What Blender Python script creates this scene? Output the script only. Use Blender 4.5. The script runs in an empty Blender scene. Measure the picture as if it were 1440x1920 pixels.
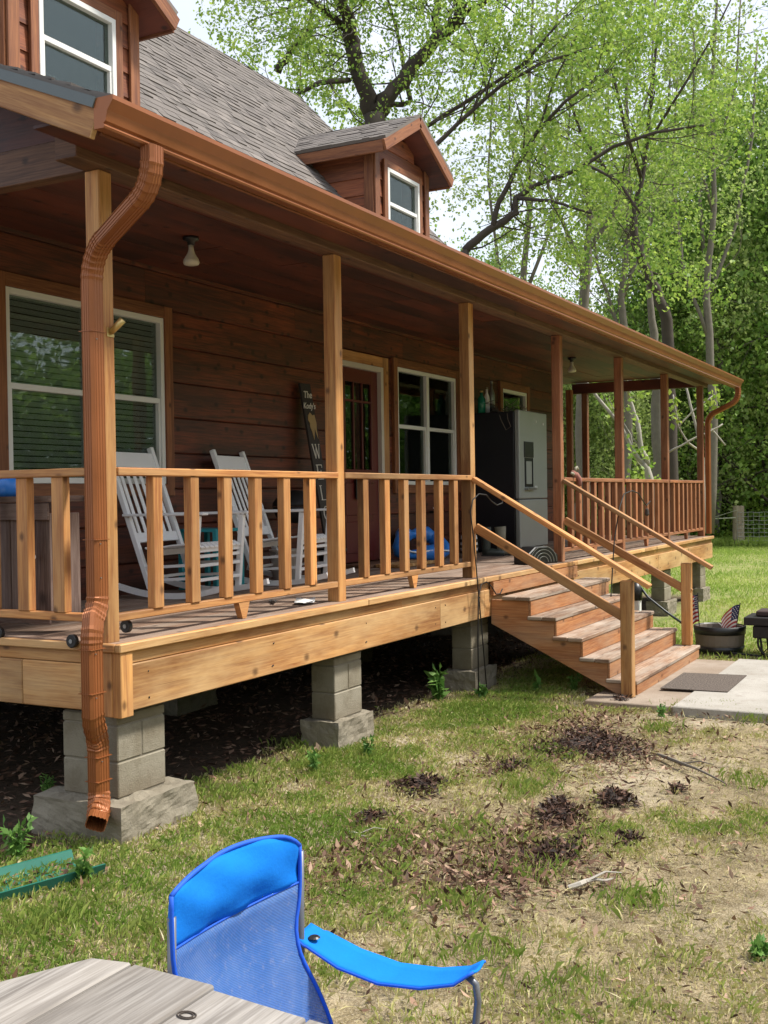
import bpy, math, random
import numpy as np
from mathutils import Vector, Matrix, noise as mn
random.seed(7); rng = np.random.default_rng(7)
D = bpy.data; SC = bpy.context.scene; COL = SC.collection
PI = math.pi; R = math.radians

# ------------------------------------------------------------------ camera
FPX, YAW, PIT, ROL = 2099.72, .4891761, -.0143443, -.0152291
CC = np.array([-4.69769, -4.141017, 1.830015])
cF = np.array([math.cos(YAW)*math.cos(PIT), math.sin(YAW)*math.cos(PIT), math.sin(PIT)])
_R = np.array([math.sin(YAW), -math.cos(YAW), 0]); _U = np.cross(_R, cF)
cR = math.cos(ROL)*_R + math.sin(ROL)*_U; cU = -math.sin(ROL)*_R + math.cos(ROL)*_U
def W(px, py, ax, val):            # point of the plane (axis ax = val) a sight line meets
    d = cF + (px-720)/FPX*cR - (py-960)/FPX*cU
    return Vector(CC + d*(val-CC[ax])/d[ax])
def WD(px, py, dep):
    return Vector(CC + (cF + (px-720)/FPX*cR - (py-960)/FPX*cU)*dep)
cam = D.objects.new('camera', D.cameras.new('camera')); COL.objects.link(cam)
M = Matrix((cR, cU, -cF)).transposed().to_4x4(); M.translation = Vector(CC)
cam.matrix_world = M
cam.data.sensor_fit = 'VERTICAL'; cam.data.sensor_height = 36; cam.data.lens = 36*FPX/1920
cam.data.clip_start = .05; cam.data.clip_end = 900
SC.camera = cam

# ------------------------------------------------------------------ materials
def newmat(name):
    m = D.materials.new(name); m.use_nodes = True; nt = m.node_tree; nt.nodes.clear()
    o = nt.nodes.new('ShaderNodeOutputMaterial'); b = nt.nodes.new('ShaderNodeBsdfPrincipled')
    nt.links.new(b.outputs[0], o.inputs[0]); return m, nt, b, o
class N:
    def __init__(s, nt): s.nt = nt
    def n(s, t, **k):
        x = s.nt.nodes.new(t)
        for a, v in k.items(): setattr(x, a, v)
        return x
    def l(s, a, b): s.nt.links.new(a, b)
    def setin(s, node, i, v):
        if isinstance(v, bpy.types.NodeSocket): s.l(v, node.inputs[i])
        else:
            if isinstance(v, tuple) and len(v) == 3 and node.inputs[i].type == 'RGBA': v = (*v, 1)
            node.inputs[i].default_value = v
    def math(s, op, a, b=0., clamp=False):
        x = s.n('ShaderNodeMath', operation=op, use_clamp=clamp); s.setin(x, 0, a); s.setin(x, 1, b); return x.outputs[0]
    def noise(s, vec, scale, detail=4, rough=.55, dist=0.):
        x = s.n('ShaderNodeTexNoise'); s.l(vec, x.inputs['Vector'])
        x.inputs['Scale'].default_value = scale; x.inputs['Detail'].default_value = detail
        x.inputs['Roughness'].default_value = rough; x.inputs['Distortion'].default_value = dist
        return x.outputs['Fac']
    def scl(s, vec, v):
        x = s.n('ShaderNodeMapping'); s.l(vec, x.inputs[0]); x.inputs['Scale'].default_value = v; return x.outputs[0]
    def mix(s, f, a, b, mode='MIX'):
        x = s.n('ShaderNodeMix', data_type='RGBA', blend_type=mode, clamp_factor=True)
        s.setin(x, 0, f); s.setin(x, 6, a); s.setin(x, 7, b); return x.outputs[2]
    def ramp(s, f, a, b):            # linear step a..b -> 0..1
        x = s.n('ShaderNodeMapRange', clamp=True); s.l(f, x.inputs[0]); x.inputs[1].default_value = a; x.inputs[2].default_value = b
        return x.outputs[0]
    def bump(s, h, strength, dist, b):
        x = s.n('ShaderNodeBump'); x.inputs['Strength'].default_value = strength; x.inputs['Distance'].default_value = dist
        s.l(h, x.inputs['Height']); s.l(x.outputs[0], b.inputs['Normal'])
MT = {}
def wood(name, base, dark, light, weather=None, wamt=.5, rough=.62, knots=.035, streak=1., tone=.5, kscale=2.2, wscale=.9):
    m, nt, b, o = newmat(name); g = N(nt)
    uv = g.n('ShaderNodeUVMap').outputs[0]
    fine = g.noise(g.scl(uv, (4, 90, 1)), 1, 3, .6)
    ring = g.noise(g.scl(uv, (.9, 17, 1)), 1, 3, .6, 1.2)
    broad = g.noise(g.scl(uv, (.25, .9, 1)), 1, 2, .5)
    c = g.mix(g.ramp(ring, .35, .68), dark, base)
    c = g.mix(g.math('MULTIPLY', g.ramp(fine, .45, .75), .55*streak), c, light)
    c = g.mix(g.math('MULTIPLY', g.ramp(fine, .5, .25), .5*streak), c, dark)
    hsv = g.n('ShaderNodeHueSaturation'); g.l(c, hsv.inputs['Color'])
    g.l(g.math('ADD', g.math('MULTIPLY', g.math('SUBTRACT', broad, .5), tone*2.2), 1.), hsv.inputs['Value']); c = hsv.outputs[0]
    if weather:
        w = g.noise(g.scl(uv, (wscale, wscale*3.2, 1)), 1, 5, .65)
        c = g.mix(g.math('MULTIPLY', g.ramp(w, .42, .66), wamt), c, weather)
    crk = g.noise(g.scl(uv, (1.3, 70, 1)), 1, 2, .5)
    c = g.mix(g.math('MULTIPLY', g.ramp(crk, .30, .22), .8), c, tuple(x*.3 for x in dark))
    v = g.n('ShaderNodeTexVoronoi', voronoi_dimensions='2D'); g.l(g.scl(uv, (kscale, kscale*1.35, 1)), v.inputs[0]); v.inputs['Scale'].default_value = 1
    dd = g.math('ADD', v.outputs['Distance'], g.math('MULTIPLY', g.math('SUBTRACT', fine, .5), .05))
    k = g.ramp(dd, knots*2.2, knots*.7)
    c = g.mix(g.math('MULTIPLY', k, .75), c, tuple(x*.25 for x in dark))
    g.l(c, b.inputs['Base Color']); b.inputs['Roughness'].default_value = rough
    h = g.math('ADD', g.math('MULTIPLY', fine, .6), g.math('ADD', g.math('MULTIPLY', ring, .5), g.math('MULTIPLY', k, -.5)))
    g.bump(h, .35, .004, b)
    MT[name] = m; return m
wood('post_wood', (.50, .235, .066), (.27, .10, .025), (.60, .32, .10), (.56, .36, .16), .55, tone=1.2)
wood('beam_wood', (.50, .25, .08), (.26, .10, .028), (.61, .34, .125), (.62, .42, .20), .75, wscale=.6, tone=1.2, knots=.045)
wood('rail_wood', (.50, .225, .065), (.27, .095, .026), (.60, .31, .10), (.53, .33, .15), .45, tone=1.4)
wood('rail_red', (.33, .115, .042), (.16, .05, .018), (.44, .19, .075), (.40, .22, .12), .4, tone=1.)
wood('stair_wood', (.42, .175, .06), (.24, .085, .03), (.55, .30, .14), (.44, .31, .20), .5)
wood('tread_wood', (.31, .19, .115), (.13, .065, .035), (.46, .35, .25), (.42, .36, .29), .9, rough=.85, tone=1.1)
wood('deck_wood', (.25, .155, .10), (.11, .06, .04), (.36, .26, .19), (.36, .29, .23), .6, rough=.75, tone=.8)
wood('log_wood', (.18, .036, .012), (.042, .011, .005), (.25, .065, .024), (.045, .017, .010), .8, wscale=.7, knots=.06, tone=1.0, kscale=3.2, rough=.55)
wood('trim_wood', (.26, .095, .032), (.13, .04, .015), (.38, .16, .06), None, knots=.03)
wood('dormer_wood', (.30, .085, .03), (.13, .033, .013), (.42, .15, .05), (.13, .06, .035), .35, knots=.045, tone=1.)
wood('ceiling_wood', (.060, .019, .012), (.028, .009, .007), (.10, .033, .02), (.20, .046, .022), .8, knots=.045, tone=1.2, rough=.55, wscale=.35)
wood('under_wood', (.16, .075, .035), (.07, .03, .015), (.25, .13, .07), None)
wood('weathered_wood', (.17, .11, .085), (.08, .045, .035), (.30, .225, .19), (.26, .20, .17), .5, knots=.06, rough=.85)
wood('grey_wood', (.29, .265, .235), (.13, .115, .10), (.42, .395, .36), (.24, .21, .175), .5, knots=.05, rough=.85, kscale=1.6)
wood('fence_wood', (.46, .38, .29), (.24, .18, .13), (.60, .52, .42), None, rough=.9, knots=.02)
def plain(name, col, rough=.5, metal=0., nscale=6., var=.12, bump=.0, bscale=80., spec=.5, coat=0.):
    m, nt, b, o = newmat(name); g = N(nt)
    tc = g.n('ShaderNodeTexCoord').outputs['Object']
    n = g.noise(tc, nscale, 5, .6)
    c = g.mix(n, tuple(x*(1-var) for x in col), tuple(min(1, x*(1+var)) for x in col))
    g.l(c, b.inputs['Base Color']); b.inputs['Metallic'].default_value = metal
    g.l(g.math('ADD', g.math('MULTIPLY', n, .2), rough-.1), b.inputs['Roughness'])
    b.inputs['Specular IOR Level'].default_value = spec
    if coat: b.inputs['Coat Weight'].default_value = coat
    if bump: g.bump(g.noise(tc, bscale, 4, .7), bump, .004, b)
    MT[name] = m; return m
plain('copper_paint', (.29, .098, .031), .38, .32, 3.5, .28, .12, 14)
plain('copper_inside', (.12, .05, .03), .6)
plain('white_vinyl', (.74, .74, .70), .4, 0, 3, .05)
plain('white_paint', (.88, .88, .87), .38, 0, 5, .04, .05, 30)
plain('cream_paint', (.55, .50, .43), .5, 0, 3, .08)
plain('steel_grey', (.30, .31, .30), .38, .75, 2, .08)
plain('fridge_dark', (.012, .012, .016), .35)
plain('fridge_steel', (.36, .385, .36), .45, .3, 2, .12)
plain('black_plastic', (.012, .012, .012), .4)
plain('black_iron', (.02, .018, .017), .6, .4, 20, .4, .1, 60)
plain('tube_grey', (.16, .165, .18), .38, .4)
plain('blue_fabric', (.008, .175, .60), .92, 0, 9, .14, .55, 22, .12)
plain('blue_trim', (.006, .09, .55), .7, 0, 9, .08)
plain('blue_plastic', (.03, .20, .62), .35)
plain('yellow_plastic', (.62, .65, .10), .4)
plain('red_door', (.11, .017, .013), .38, 0, 2, .15)
plain('teal_paint', (.02, .28, .32), .45)
plain('green_plastic', (.015, .13, .09), .5, 0, 8, .3)
plain('green_glass', (.01, .16, .09), .15)
plain('brass', (.55, .40, .16), .35, .7)
plain('bulb_white', (.62, .58, .45), .3)
plain('hose_black', (.02, .028, .03), .4)
plain('rusty_iron', (.055, .035, .03), .7, .3, 30, .4)
plain('bark_dark', (.055, .042, .033), .95, 0, 9, .5, .9, 14)
plain('bark_grey', (.15, .13, .105), .95, 0, 7, .4, .8, 12)
plain('bark_pale', (.36, .33, .28), .9, 0, 5, .3, .6, 12)
plain('rubber_boot', (.045, .055, .045), .45)
plain('tan_boot', (.26, .24, .17), .6)
plain('paper', (.72, .72, .7), .7)
plain('cloth_brown', (.30, .13, .10), .9)
plain('flag_red', (.35, .03, .03), .8); plain('flag_white', (.68, .62, .56), .8); plain('flag_blue', (.015, .02, .07), .8)
plain('barrel_wood', (.16, .13, .10), .85, 0, 4, .35, .4, 30)
plain('soil', (.022, .014, .010), .95, 0, 8, .4, .8, 40)
plain('sign_board', (.028, .020, .015), .7, 0, 10, .3)
plain('sign_letter', (.60, .56, .48), .7)
plain('sign_figure', (.33, .22, .09), .7)
plain('drip_edge', (.10, .12, .12), .45)
plain('wire', (.40, .40, .38), .4, .5)
plain('rope', (.55, .55, .45), .8)
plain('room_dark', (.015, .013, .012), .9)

def mat_block():
    m, nt, b, o = newmat('block'); g = N(nt); uv = g.n('ShaderNodeUVMap').outputs[0]
    tc = g.n('ShaderNodeTexCoord').outputs['Object']
    broad = g.noise(g.scl(uv, (.7, .7, 1)), 1, 1, .5)
    c = g.mix(g.ramp(broad, .3, .7), (.175, .145, .09), (.31, .28, .215))
    c = g.mix(g.math('MULTIPLY', g.ramp(g.noise(tc, 5, 5, .7), .46, .66), .6), c, (.14, .11, .065))
    c = g.mix(g.math('MULTIPLY', g.ramp(g.noise(tc, 160, 2, .6), .55, .75), .35), c, (.16, .14, .11))
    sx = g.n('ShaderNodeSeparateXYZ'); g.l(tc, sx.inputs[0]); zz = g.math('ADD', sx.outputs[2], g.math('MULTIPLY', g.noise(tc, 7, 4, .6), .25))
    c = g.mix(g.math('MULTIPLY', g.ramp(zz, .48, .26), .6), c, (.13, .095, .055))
    g.l(c, b.inputs['Base Color']); b.inputs['Roughness'].default_value = .92
    g.bump(g.math('ADD', g.noise(tc, 130, 3, .7), g.noise(tc, 22, 4, .7)), .8, .007, b); MT['block'] = m
mat_block()
plain('mortar', (.20, .175, .13), .95, 0, 20, .15, .6, 90)
def mat_concrete(name, c1, c2, c3):
    m, nt, b, o = newmat(name); g = N(nt); tc = g.n('ShaderNodeTexCoord').outputs['Object']
    c = g.mix(g.ramp(g.noise(tc, 1.6, 6, .65), .35, .68), c1, c2)
    c = g.mix(g.math('MULTIPLY', g.ramp(g.noise(tc, 9, 5, .7), .52, .75), .6), c, c3)
    c = g.mix(g.math('MULTIPLY', g.ramp(g.noise(tc, 120, 2, .5), .6, .72), .4), c, (.1, .09, .07))
    g.l(c, b.inputs['Base Color']); b.inputs['Roughness'].default_value = .93
    g.bump(g.noise(tc, 55, 5, .75), .7, .008, b); MT[name] = m
mat_concrete('slab_concrete', (.32, .295, .25), (.41, .385, .34), (.22, .185, .15))
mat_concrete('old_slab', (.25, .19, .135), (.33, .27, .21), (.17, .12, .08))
mat_concrete('footing_concrete', (.20, .17, .12), (.28, .25, .19), (.12, .10, .065))

def mat_shingle():
    m, nt, b, o = newmat('shingle'); g = N(nt); uv = g.n('ShaderNodeUVMap').outputs[0]
    tc = g.n('ShaderNodeTexCoord').outputs['Object']
    tab = g.noise(g.scl(uv, (.05, .05, 1)), 3, 1, .4)
    c = g.mix(g.ramp(tab, .3, .7), (.080, .072, .066), (.215, .19, .17))
    c = g.mix(g.math('MULTIPLY', g.noise(tc, 220, 2, .7), .5), c, (.12, .10, .09))
    c = g.mix(g.math('MULTIPLY', g.ramp(g.noise(tc, 1.1, 4, .6), .5, .75), .3), c, (.09, .085, .07))
    g.l(c, b.inputs['Base Color']); b.inputs['Roughness'].default_value = .95
    g.bump(g.noise(tc, 260, 2, .7), .5, .003, b); MT['shingle'] = m
mat_shingle()

def mat_glass():
    m, nt, b, o = newmat('window_glass'); g = N(nt); nt.nodes.remove(b)
    gl = g.n('ShaderNodeBsdfGlossy'); gl.inputs['Roughness'].default_value = .015; gl.inputs[0].default_value = (.9, .95, .92, 1)
    tr = g.n('ShaderNodeBsdfTransparent'); tr.inputs[0].default_value = (.62, .66, .64, 1)
    fr = g.n('ShaderNodeFresnel'); fr.inputs[0].default_value = 1.7
    tcc = g.n('ShaderNodeTexCoord').outputs['Object']
    bp = g.n('ShaderNodeBump'); bp.inputs['Strength'].default_value = .05; bp.inputs['Distance'].default_value = .02
    g.l(g.noise(tcc, 3, 1), bp.inputs['Height']); g.l(bp.outputs[0], gl.inputs['Normal'])
    mx = g.n('ShaderNodeMixShader'); g.l(g.math('MULTIPLY', fr.outputs[0], .28), mx.inputs[0]); g.l(tr.outputs[0], mx.inputs[1]); g.l(gl.outputs[0], mx.inputs[2])
    g.l(mx.outputs[0], o.inputs[0]); MT['window_glass'] = m
mat_glass()

def mat_mesh_fabric():
    m, nt, b, o = newmat('mesh_fabric'); g = N(nt)
    tc = g.n('ShaderNodeTexCoord').outputs['Object']
    wv = g.n('ShaderNodeTexWave', wave_type='BANDS', bands_direction='DIAGONAL'); g.l(tc, wv.inputs[0]); wv.inputs['Scale'].default_value = 70; wv.inputs['Distortion'].default_value = 2
    c = g.mix(g.ramp(g.noise(tc, 7, 5, .6), .35, .7), (.035, .13, .40), (.10, .20, .46))
    c = g.mix(g.math('MULTIPLY', g.ramp(g.noise(tc, 60, 3, .7), .55, .8), .5), c, (.28, .30, .40))
    g.l(c, b.inputs['Base Color']); b.inputs['Roughness'].default_value = .75
    tr = g.n('ShaderNodeBsdfTransparent'); mx = g.n('ShaderNodeMixShader')
    g.l(g.math('MULTIPLY', g.math('ADD', wv.outputs['Fac'], .4), .28), mx.inputs[0]); g.l(b.outputs[0], mx.inputs[1]); g.l(tr.outputs[0], mx.inputs[2]); g.l(mx.outputs[0], o.inputs[0])
    MT['mesh_fabric'] = m
mat_mesh_fabric()

def mat_leaf(name, ca, cb, trans=.5, cc=None, rough=.5):
    m, nt, b, o = newmat(name); g = N(nt)
    at = g.n('ShaderNodeAttribute'); at.attribute_name = 'tint'
    c = g.mix(at.outputs['Fac'], ca, cb)
    if cc: c = g.mix(g.ramp(at.outputs['Fac'], .75, 1.), c, cc)
    g.l(c, b.inputs['Base Color']); b.inputs['Roughness'].default_value = rough; b.inputs['Specular IOR Level'].default_value = .3
    if trans:
        t = g.n('ShaderNodeBsdfTranslucent'); g.l(c, t.inputs[0]); mx = g.n('ShaderNodeMixShader'); mx.inputs[0].default_value = trans
        g.l(b.outputs[0], mx.inputs[1]); g.l(t.outputs[0], mx.inputs[2]); g.l(mx.outputs[0], o.inputs[0])
    MT[name] = m
mat_leaf('leaf_spring', (.14, .27, .035), (.40, .52, .10), .5)
mat_leaf('leaf_yellow', (.18, .30, .03), (.38, .46, .09), .5)
mat_leaf('leaf_dark', (.10, .20, .035), (.32, .46, .10), .5)
mat_leaf('leaf_pale', (.24, .34, .09), (.42, .50, .17), .5)  # paler green, distance haze put into the leaf colour
mat_leaf('grass_blade', (.15, .25, .035), (.48, .48, .14), .3, (.50, .42, .22))
mat_leaf('dry_blade', (.36, .33, .12), (.62, .55, .28), .2, (.56, .50, .33))
mat_leaf('lawn_blade', (.22, .37, .05), (.52, .60, .16), .35)
mat_leaf('weed_leaf', (.08, .20, .035), (.22, .38, .09), .35)
mat_leaf('dead_leaf', (.055, .028, .018), (.26, .145, .09), .0, (.42, .29, .20), .7)
mat_leaf('wet_leaf', (.016, .010, .008), (.085, .042, .027), .0, (.18, .095, .06), .65)

def mat_ground():
    m, nt, b, o = newmat('ground'); g = N(nt)
    tc = g.n('ShaderNodeTexCoord').outputs['Object']
    n1 = g.noise(tc, .55, 5, .6); n2 = g.noise(tc, 3.2, 6, .7); n3 = g.noise(tc, 28, 4, .7); n4 = g.noise(tc, 110, 3, .7)
    c = g.mix(g.ramp(n2, .38, .62), (.13, .10, .05), (.34, .27, .155))
    c = g.mix(g.math('MULTIPLY', g.ramp(n1, .50, .62), g.ramp(n2, .35, .6)), c, (.47, .40, .29))
    c = g.mix(g.math('MULTIPLY', g.ramp(n3, .5, .7), .75), c, (.135, .10, .055))
    c = g.mix(g.math('MULTIPLY', g.ramp(n4, .5, .72), .55), c, (.62, .54, .40))
    c = g.mix(g.math('MULTIPLY', g.ramp(n4, .46, .3), .5), c, (.07, .05, .03))
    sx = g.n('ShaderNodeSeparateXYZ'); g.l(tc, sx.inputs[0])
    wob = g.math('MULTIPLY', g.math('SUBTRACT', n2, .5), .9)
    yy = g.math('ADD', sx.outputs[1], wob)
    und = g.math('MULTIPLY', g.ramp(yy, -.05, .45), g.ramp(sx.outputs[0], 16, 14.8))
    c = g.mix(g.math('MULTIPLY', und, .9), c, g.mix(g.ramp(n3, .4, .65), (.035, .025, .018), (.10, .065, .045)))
    far = g.ramp(g.math('ADD', sx.outputs[0], g.math('MULTIPLY', wob, 3.)), 7.6, 9.5)
    c = g.mix(g.math('MULTIPLY', far, g.math('SUBTRACT', 1., und)), c, g.mix(g.ramp(n2, .35, .65), (.14, .20, .045), (.34, .32, .14)))
    wood_ = g.ramp(sx.outputs[0], 33, 36)
    c = g.mix(wood_, c, (.06, .055, .03))
    g.l(c, b.inputs['Base Color']); b.inputs['Roughness'].default_value = 1
    b.inputs['Specular IOR Level'].default_value = .15
    h = g.math('ADD', g.math('MULTIPLY', n3, .6), g.math('MULTIPLY', n4, .4)); g.bump(h, .9, .03, b)
    MT['ground'] = m
mat_ground()
def mat_mat():
    m, nt, b, o = newmat('doormat'); g = N(nt); tc = g.n('ShaderNodeTexCoord').outputs['Object']
    c = g.mix(g.ramp(g.noise(tc, 70, 4, .8), .4, .65), (.05, .04, .032), (.20, .16, .13))
    g.l(c, b.inputs['Base Color']); b.inputs['Roughness'].default_value = 1; g.bump(g.noise(tc, 120, 2), 1, .01, b); MT['doormat'] = m
mat_mat()
def mat_coir():
    m, nt, b, o = newmat('coir'); g = N(nt); tc = g.n('ShaderNodeTexCoord').outputs['Object']
    c = g.mix(g.ramp(g.noise(tc, 18, 4, .8), .45, .6), (.36, .17, .05), (.55, .36, .15))
    g.l(c, b.inputs['Base Color']); b.inputs['Roughness'].default_value = 1; MT['coir'] = m
mat_coir()

# ------------------------------------------------------------------ mesh builder
class MB:
    def __init__(s): s.v = []; s.f = []; s.uv = []; s.mi = []; s.cur = 0
    def face(s, idx, uvs): s.f.append(idx); s.uv.append(uvs); s.mi.append(s.cur)
    def obox(s, c, ex, ey, ez, hx, hy, hz):
        """box at c with unit axes; u follows the longest side"""
        c = Vector(c); A = [ex*hx, ey*hy, ez*hz]; h = [hx, hy, hz]; b = len(s.v); L = h.index(max(h))
        for sx in (-1, 1):
            for sy in (-1, 1):
                for sz in (-1, 1): s.v.append(c + A[0]*sx + A[1]*sy + A[2]*sz)
        ru, rv = random.random()*60, random.random()*60
        Q = [((0,1,3,2),0),((4,6,7,5),0),((0,4,5,1),1),((2,3,7,6),1),((0,2,6,4),2),((1,5,7,3),2)]
        for q, ax in Q:
            oth = [a for a in (0,1,2) if a != ax]
            if L in oth: ua = L; va = [a for a in oth if a != L][0]
            else: ua, va = oth
            uvs = []
            for i in q:
                sg = ((1 if i & 4 else -1), (1 if i & 2 else -1), (1 if i & 1 else -1))
                uvs.append((ru + sg[ua]*h[ua], rv + sg[va]*h[va] + ax*.37))
            s.face(tuple(b+i for i in q), uvs)
        return s
    def box(s, x0, x1, y0, y1, z0, z1):
        s.obox(((x0+x1)/2, (y0+y1)/2, (z0+z1)/2), Vector((1,0,0)), Vector((0,1,0)), Vector((0,0,1)), abs(x1-x0)/2, abs(y1-y0)/2, abs(z1-z0)/2)
        return s
    def bar(s, p0, p1, w, h, up=(0,0,1)):
        p0 = Vector(p0); p1 = Vector(p1); d = (p1-p0); L = d.length; d = d/L; up = Vector(up)
        side = d.cross(up).normalized(); u2 = side.cross(d)
        s.obox((p0+p1)/2, d, side, u2, L/2, w/2, h/2); return s
    def tube(s, pts, rad, n=8, cap=True):
        pts = [Vector(p) for p in pts]
        if not hasattr(rad, '__len__'): rad = [rad]*len(pts)
        b = len(s.v); t0 = (pts[1]-pts[0]).normalized()
        a = Vector((0,0,1)) if abs(t0.z) < .9 else Vector((1,0,0)); nrm = t0.cross(a).normalized(); u = 0; us = []
        for i, p in enumerate(pts):
            t = (pts[min(i+1, len(pts)-1)] - pts[max(i-1, 0)]).normalized()
            nrm = (nrm - t*nrm.dot(t)).normalized(); bi = t.cross(nrm)
            if i: u += (p-pts[i-1]).length
            us.append(u)
            for k in range(n):
                an = 2*PI*k/n; s.v.append(p + (nrm*math.cos(an) + bi*math.sin(an))*rad[i])
        for i in range(len(pts)-1):
            for k in range(n):
                k2 = (k+1) % n
                s.face((b+i*n+k, b+i*n+k2, b+(i+1)*n+k2, b+(i+1)*n+k), [(us[i], k*.05), (us[i], (k+1)*.05), (us[i+1], (k+1)*.05), (us[i+1], k*.05)])
        if cap:
            s.face(tuple(b+k for k in range(n))[::-1], [(0, 0)]*n); e = b+(len(pts)-1)*n
            s.face(tuple(e+k for k in range(n)), [(0, 0)]*n)
        return s
    def lathe(s, prof, c, n=24):
        c = Vector(c); b = len(s.v)
        for r, z in prof:
            for k in range(n): s.v.append(c + Vector((r*math.cos(2*PI*k/n), r*math.sin(2*PI*k/n), z)))
        for i in range(len(prof)-1):
            for k in range(n):
                k2 = (k+1) % n
                s.face((b+i*n+k, b+i*n+k2, b+(i+1)*n+k2, b+(i+1)*n+k), [(prof[i][1], k*.05), (prof[i][1], k*.05+.05), (prof[i+1][1], k*.05+.05), (prof[i+1][1], k*.05)])
        if prof[0][0] > 1e-4: s.face(tuple(b+k for k in range(n))[::-1], [(0, 0)]*n)
        if prof[-1][0] > 1e-4:
            e = b+(len(prof)-1)*n; s.face(tuple(e+k for k in range(n)), [(0, 0)]*n)
        return s
    def extr(s, prof, o, au, av, aw, L, caps=True, closed=True):
        """profile (u,v) in plane (au,av), extruded along aw by L"""
        o = Vector(o); au = Vector(au); av = Vector(av); aw = Vector(aw); b = len(s.v); n = len(prof)
        ru, rv = random.random()*60, random.random()*60
        for w in (0, L):
            for u, v in prof: s.v.append(o + au*u + av*v + aw*w)
        m = n if closed else n-1; q = 0
        for k in range(m):
            k2 = (k+1) % n; l = math.dist(prof[k], prof[k2])
            s.face((b+k, b+k2, b+n+k2, b+n+k), [(ru, rv+q), (ru, rv+q+l), (ru+L, rv+q+l), (ru+L, rv+q)]); q += l
        if caps and closed:
            s.face(tuple(b+k for k in range(n))[::-1], [(ru+prof[k][0], rv+prof[k][1]) for k in range(n)][::-1])
            s.face(tuple(b+n+k for k in range(n)), [(ru+prof[k][0], rv+prof[k][1]) for k in range(n)])
        return s
    def build(s, name, mat, parent=None, bevel=0., smooth=False, solid=0.):
        me = D.meshes.new(name); me.from_pydata([tuple(x) for x in s.v], [], s.f)
        ul = me.uv_layers.new(name='UVMap'); ul.data.foreach_set('uv', [c for uvs in s.uv for t in uvs for c in t])
        for mm in (mat if isinstance(mat, (list, tuple)) else [mat]): me.materials.append(MT[mm])
        if any(s.mi): me.polygons.foreach_set('material_index', s.mi)
        if smooth: me.polygons.foreach_set('use_smooth', [True]*len(me.polygons))
        me.update(); o = D.objects.new(name, me); COL.objects.link(o)
        if parent: o.parent = parent
        if solid:
            md = o.modifiers.new('s', 'SOLIDIFY'); md.thickness = solid
        if bevel:
            md = o.modifiers.new('b', 'BEVEL'); md.width = bevel; md.segments = 1; md.limit_method = 'ANGLE'
        return o
def thing(name, label, cat, loc=(0,0,0), rz=0, group=None):
    o = D.objects.new(name, None); COL.objects.link(o); o.empty_display_size = .1
    o.location = loc; o.rotation_euler = (0, 0, rz); tag(o, label, cat, group); return o
def tag(o, label, cat, group=None):
    o['label'] = label; o['category'] = cat
    if group: o['group'] = group
    return o
def struct(o): o['kind'] = 'structure'; return o
def copy_tree(o, parent=None):
    c = o.copy(); COL.objects.link(c)
    if parent: c.parent = parent
    for ch in list(o.children): copy_tree(ch, c)
    return c
def fast_mesh(name, V, F, mat, tint=None, parent=None):
    me = D.meshes.new(name); n = len(V); k = F.shape[1]; m = len(F)
    me.vertices.add(n); me.vertices.foreach_set('co', V.astype(np.float32).ravel())
    me.loops.add(m*k); me.loops.foreach_set('vertex_index', F.astype(np.int32).ravel())
    me.polygons.add(m); me.polygons.foreach_set('loop_start', np.arange(m, dtype=np.int32)*k)
    me.update(calc_edges=True)
    if tint is not None:
        a = me.attributes.new('tint', 'FLOAT', 'POINT'); a.data.foreach_set('value', tint.astype(np.float32))
    me.materials.append(MT[mat]); o = D.objects.new(name, me); COL.objects.link(o)
    if parent: o.parent = parent
    return o
def leaves(name, P, size, mat, parent=None, droop=.4, wr=.45, flat=0., tbias=None):
    """one folded leaf of four vertices at each point"""
    n = len(P); P = np.asarray(P, float)
    d = rng.normal(size=(n, 3)); d[:, 2] = d[:, 2]*(1-flat) - droop; d /= np.linalg.norm(d, axis=1)[:, None]
    q = rng.normal(size=(n, 3)); 
    if flat: q[:, 2] *= (1-flat)
    sd = np.cross(d, q); sd /= np.linalg.norm(sd, axis=1)[:, None]
    if flat:
        sd[:, 2] *= (1-flat); 
    nm = np.cross(d, sd)
    sz = (size*rng.uniform(.6, 1.35, n))[:, None]
    V = np.empty((n, 4, 3)); V[:, 0] = P; V[:, 2] = P + d*sz
    V[:, 1] = P + d*sz*.45 + sd*sz*wr + nm*sz*.10; V[:, 3] = P + d*sz*.45 - sd*sz*wr + nm*sz*.10
    F = np.arange(n*4).reshape(n, 4); t = rng.uniform(0, 1, n) if tbias is None else np.clip(tbias + rng.normal(0, .18, n), 0, 1)
    return fast_mesh(name, V.reshape(-1, 3), F, mat, np.repeat(t, 4), parent)
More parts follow.
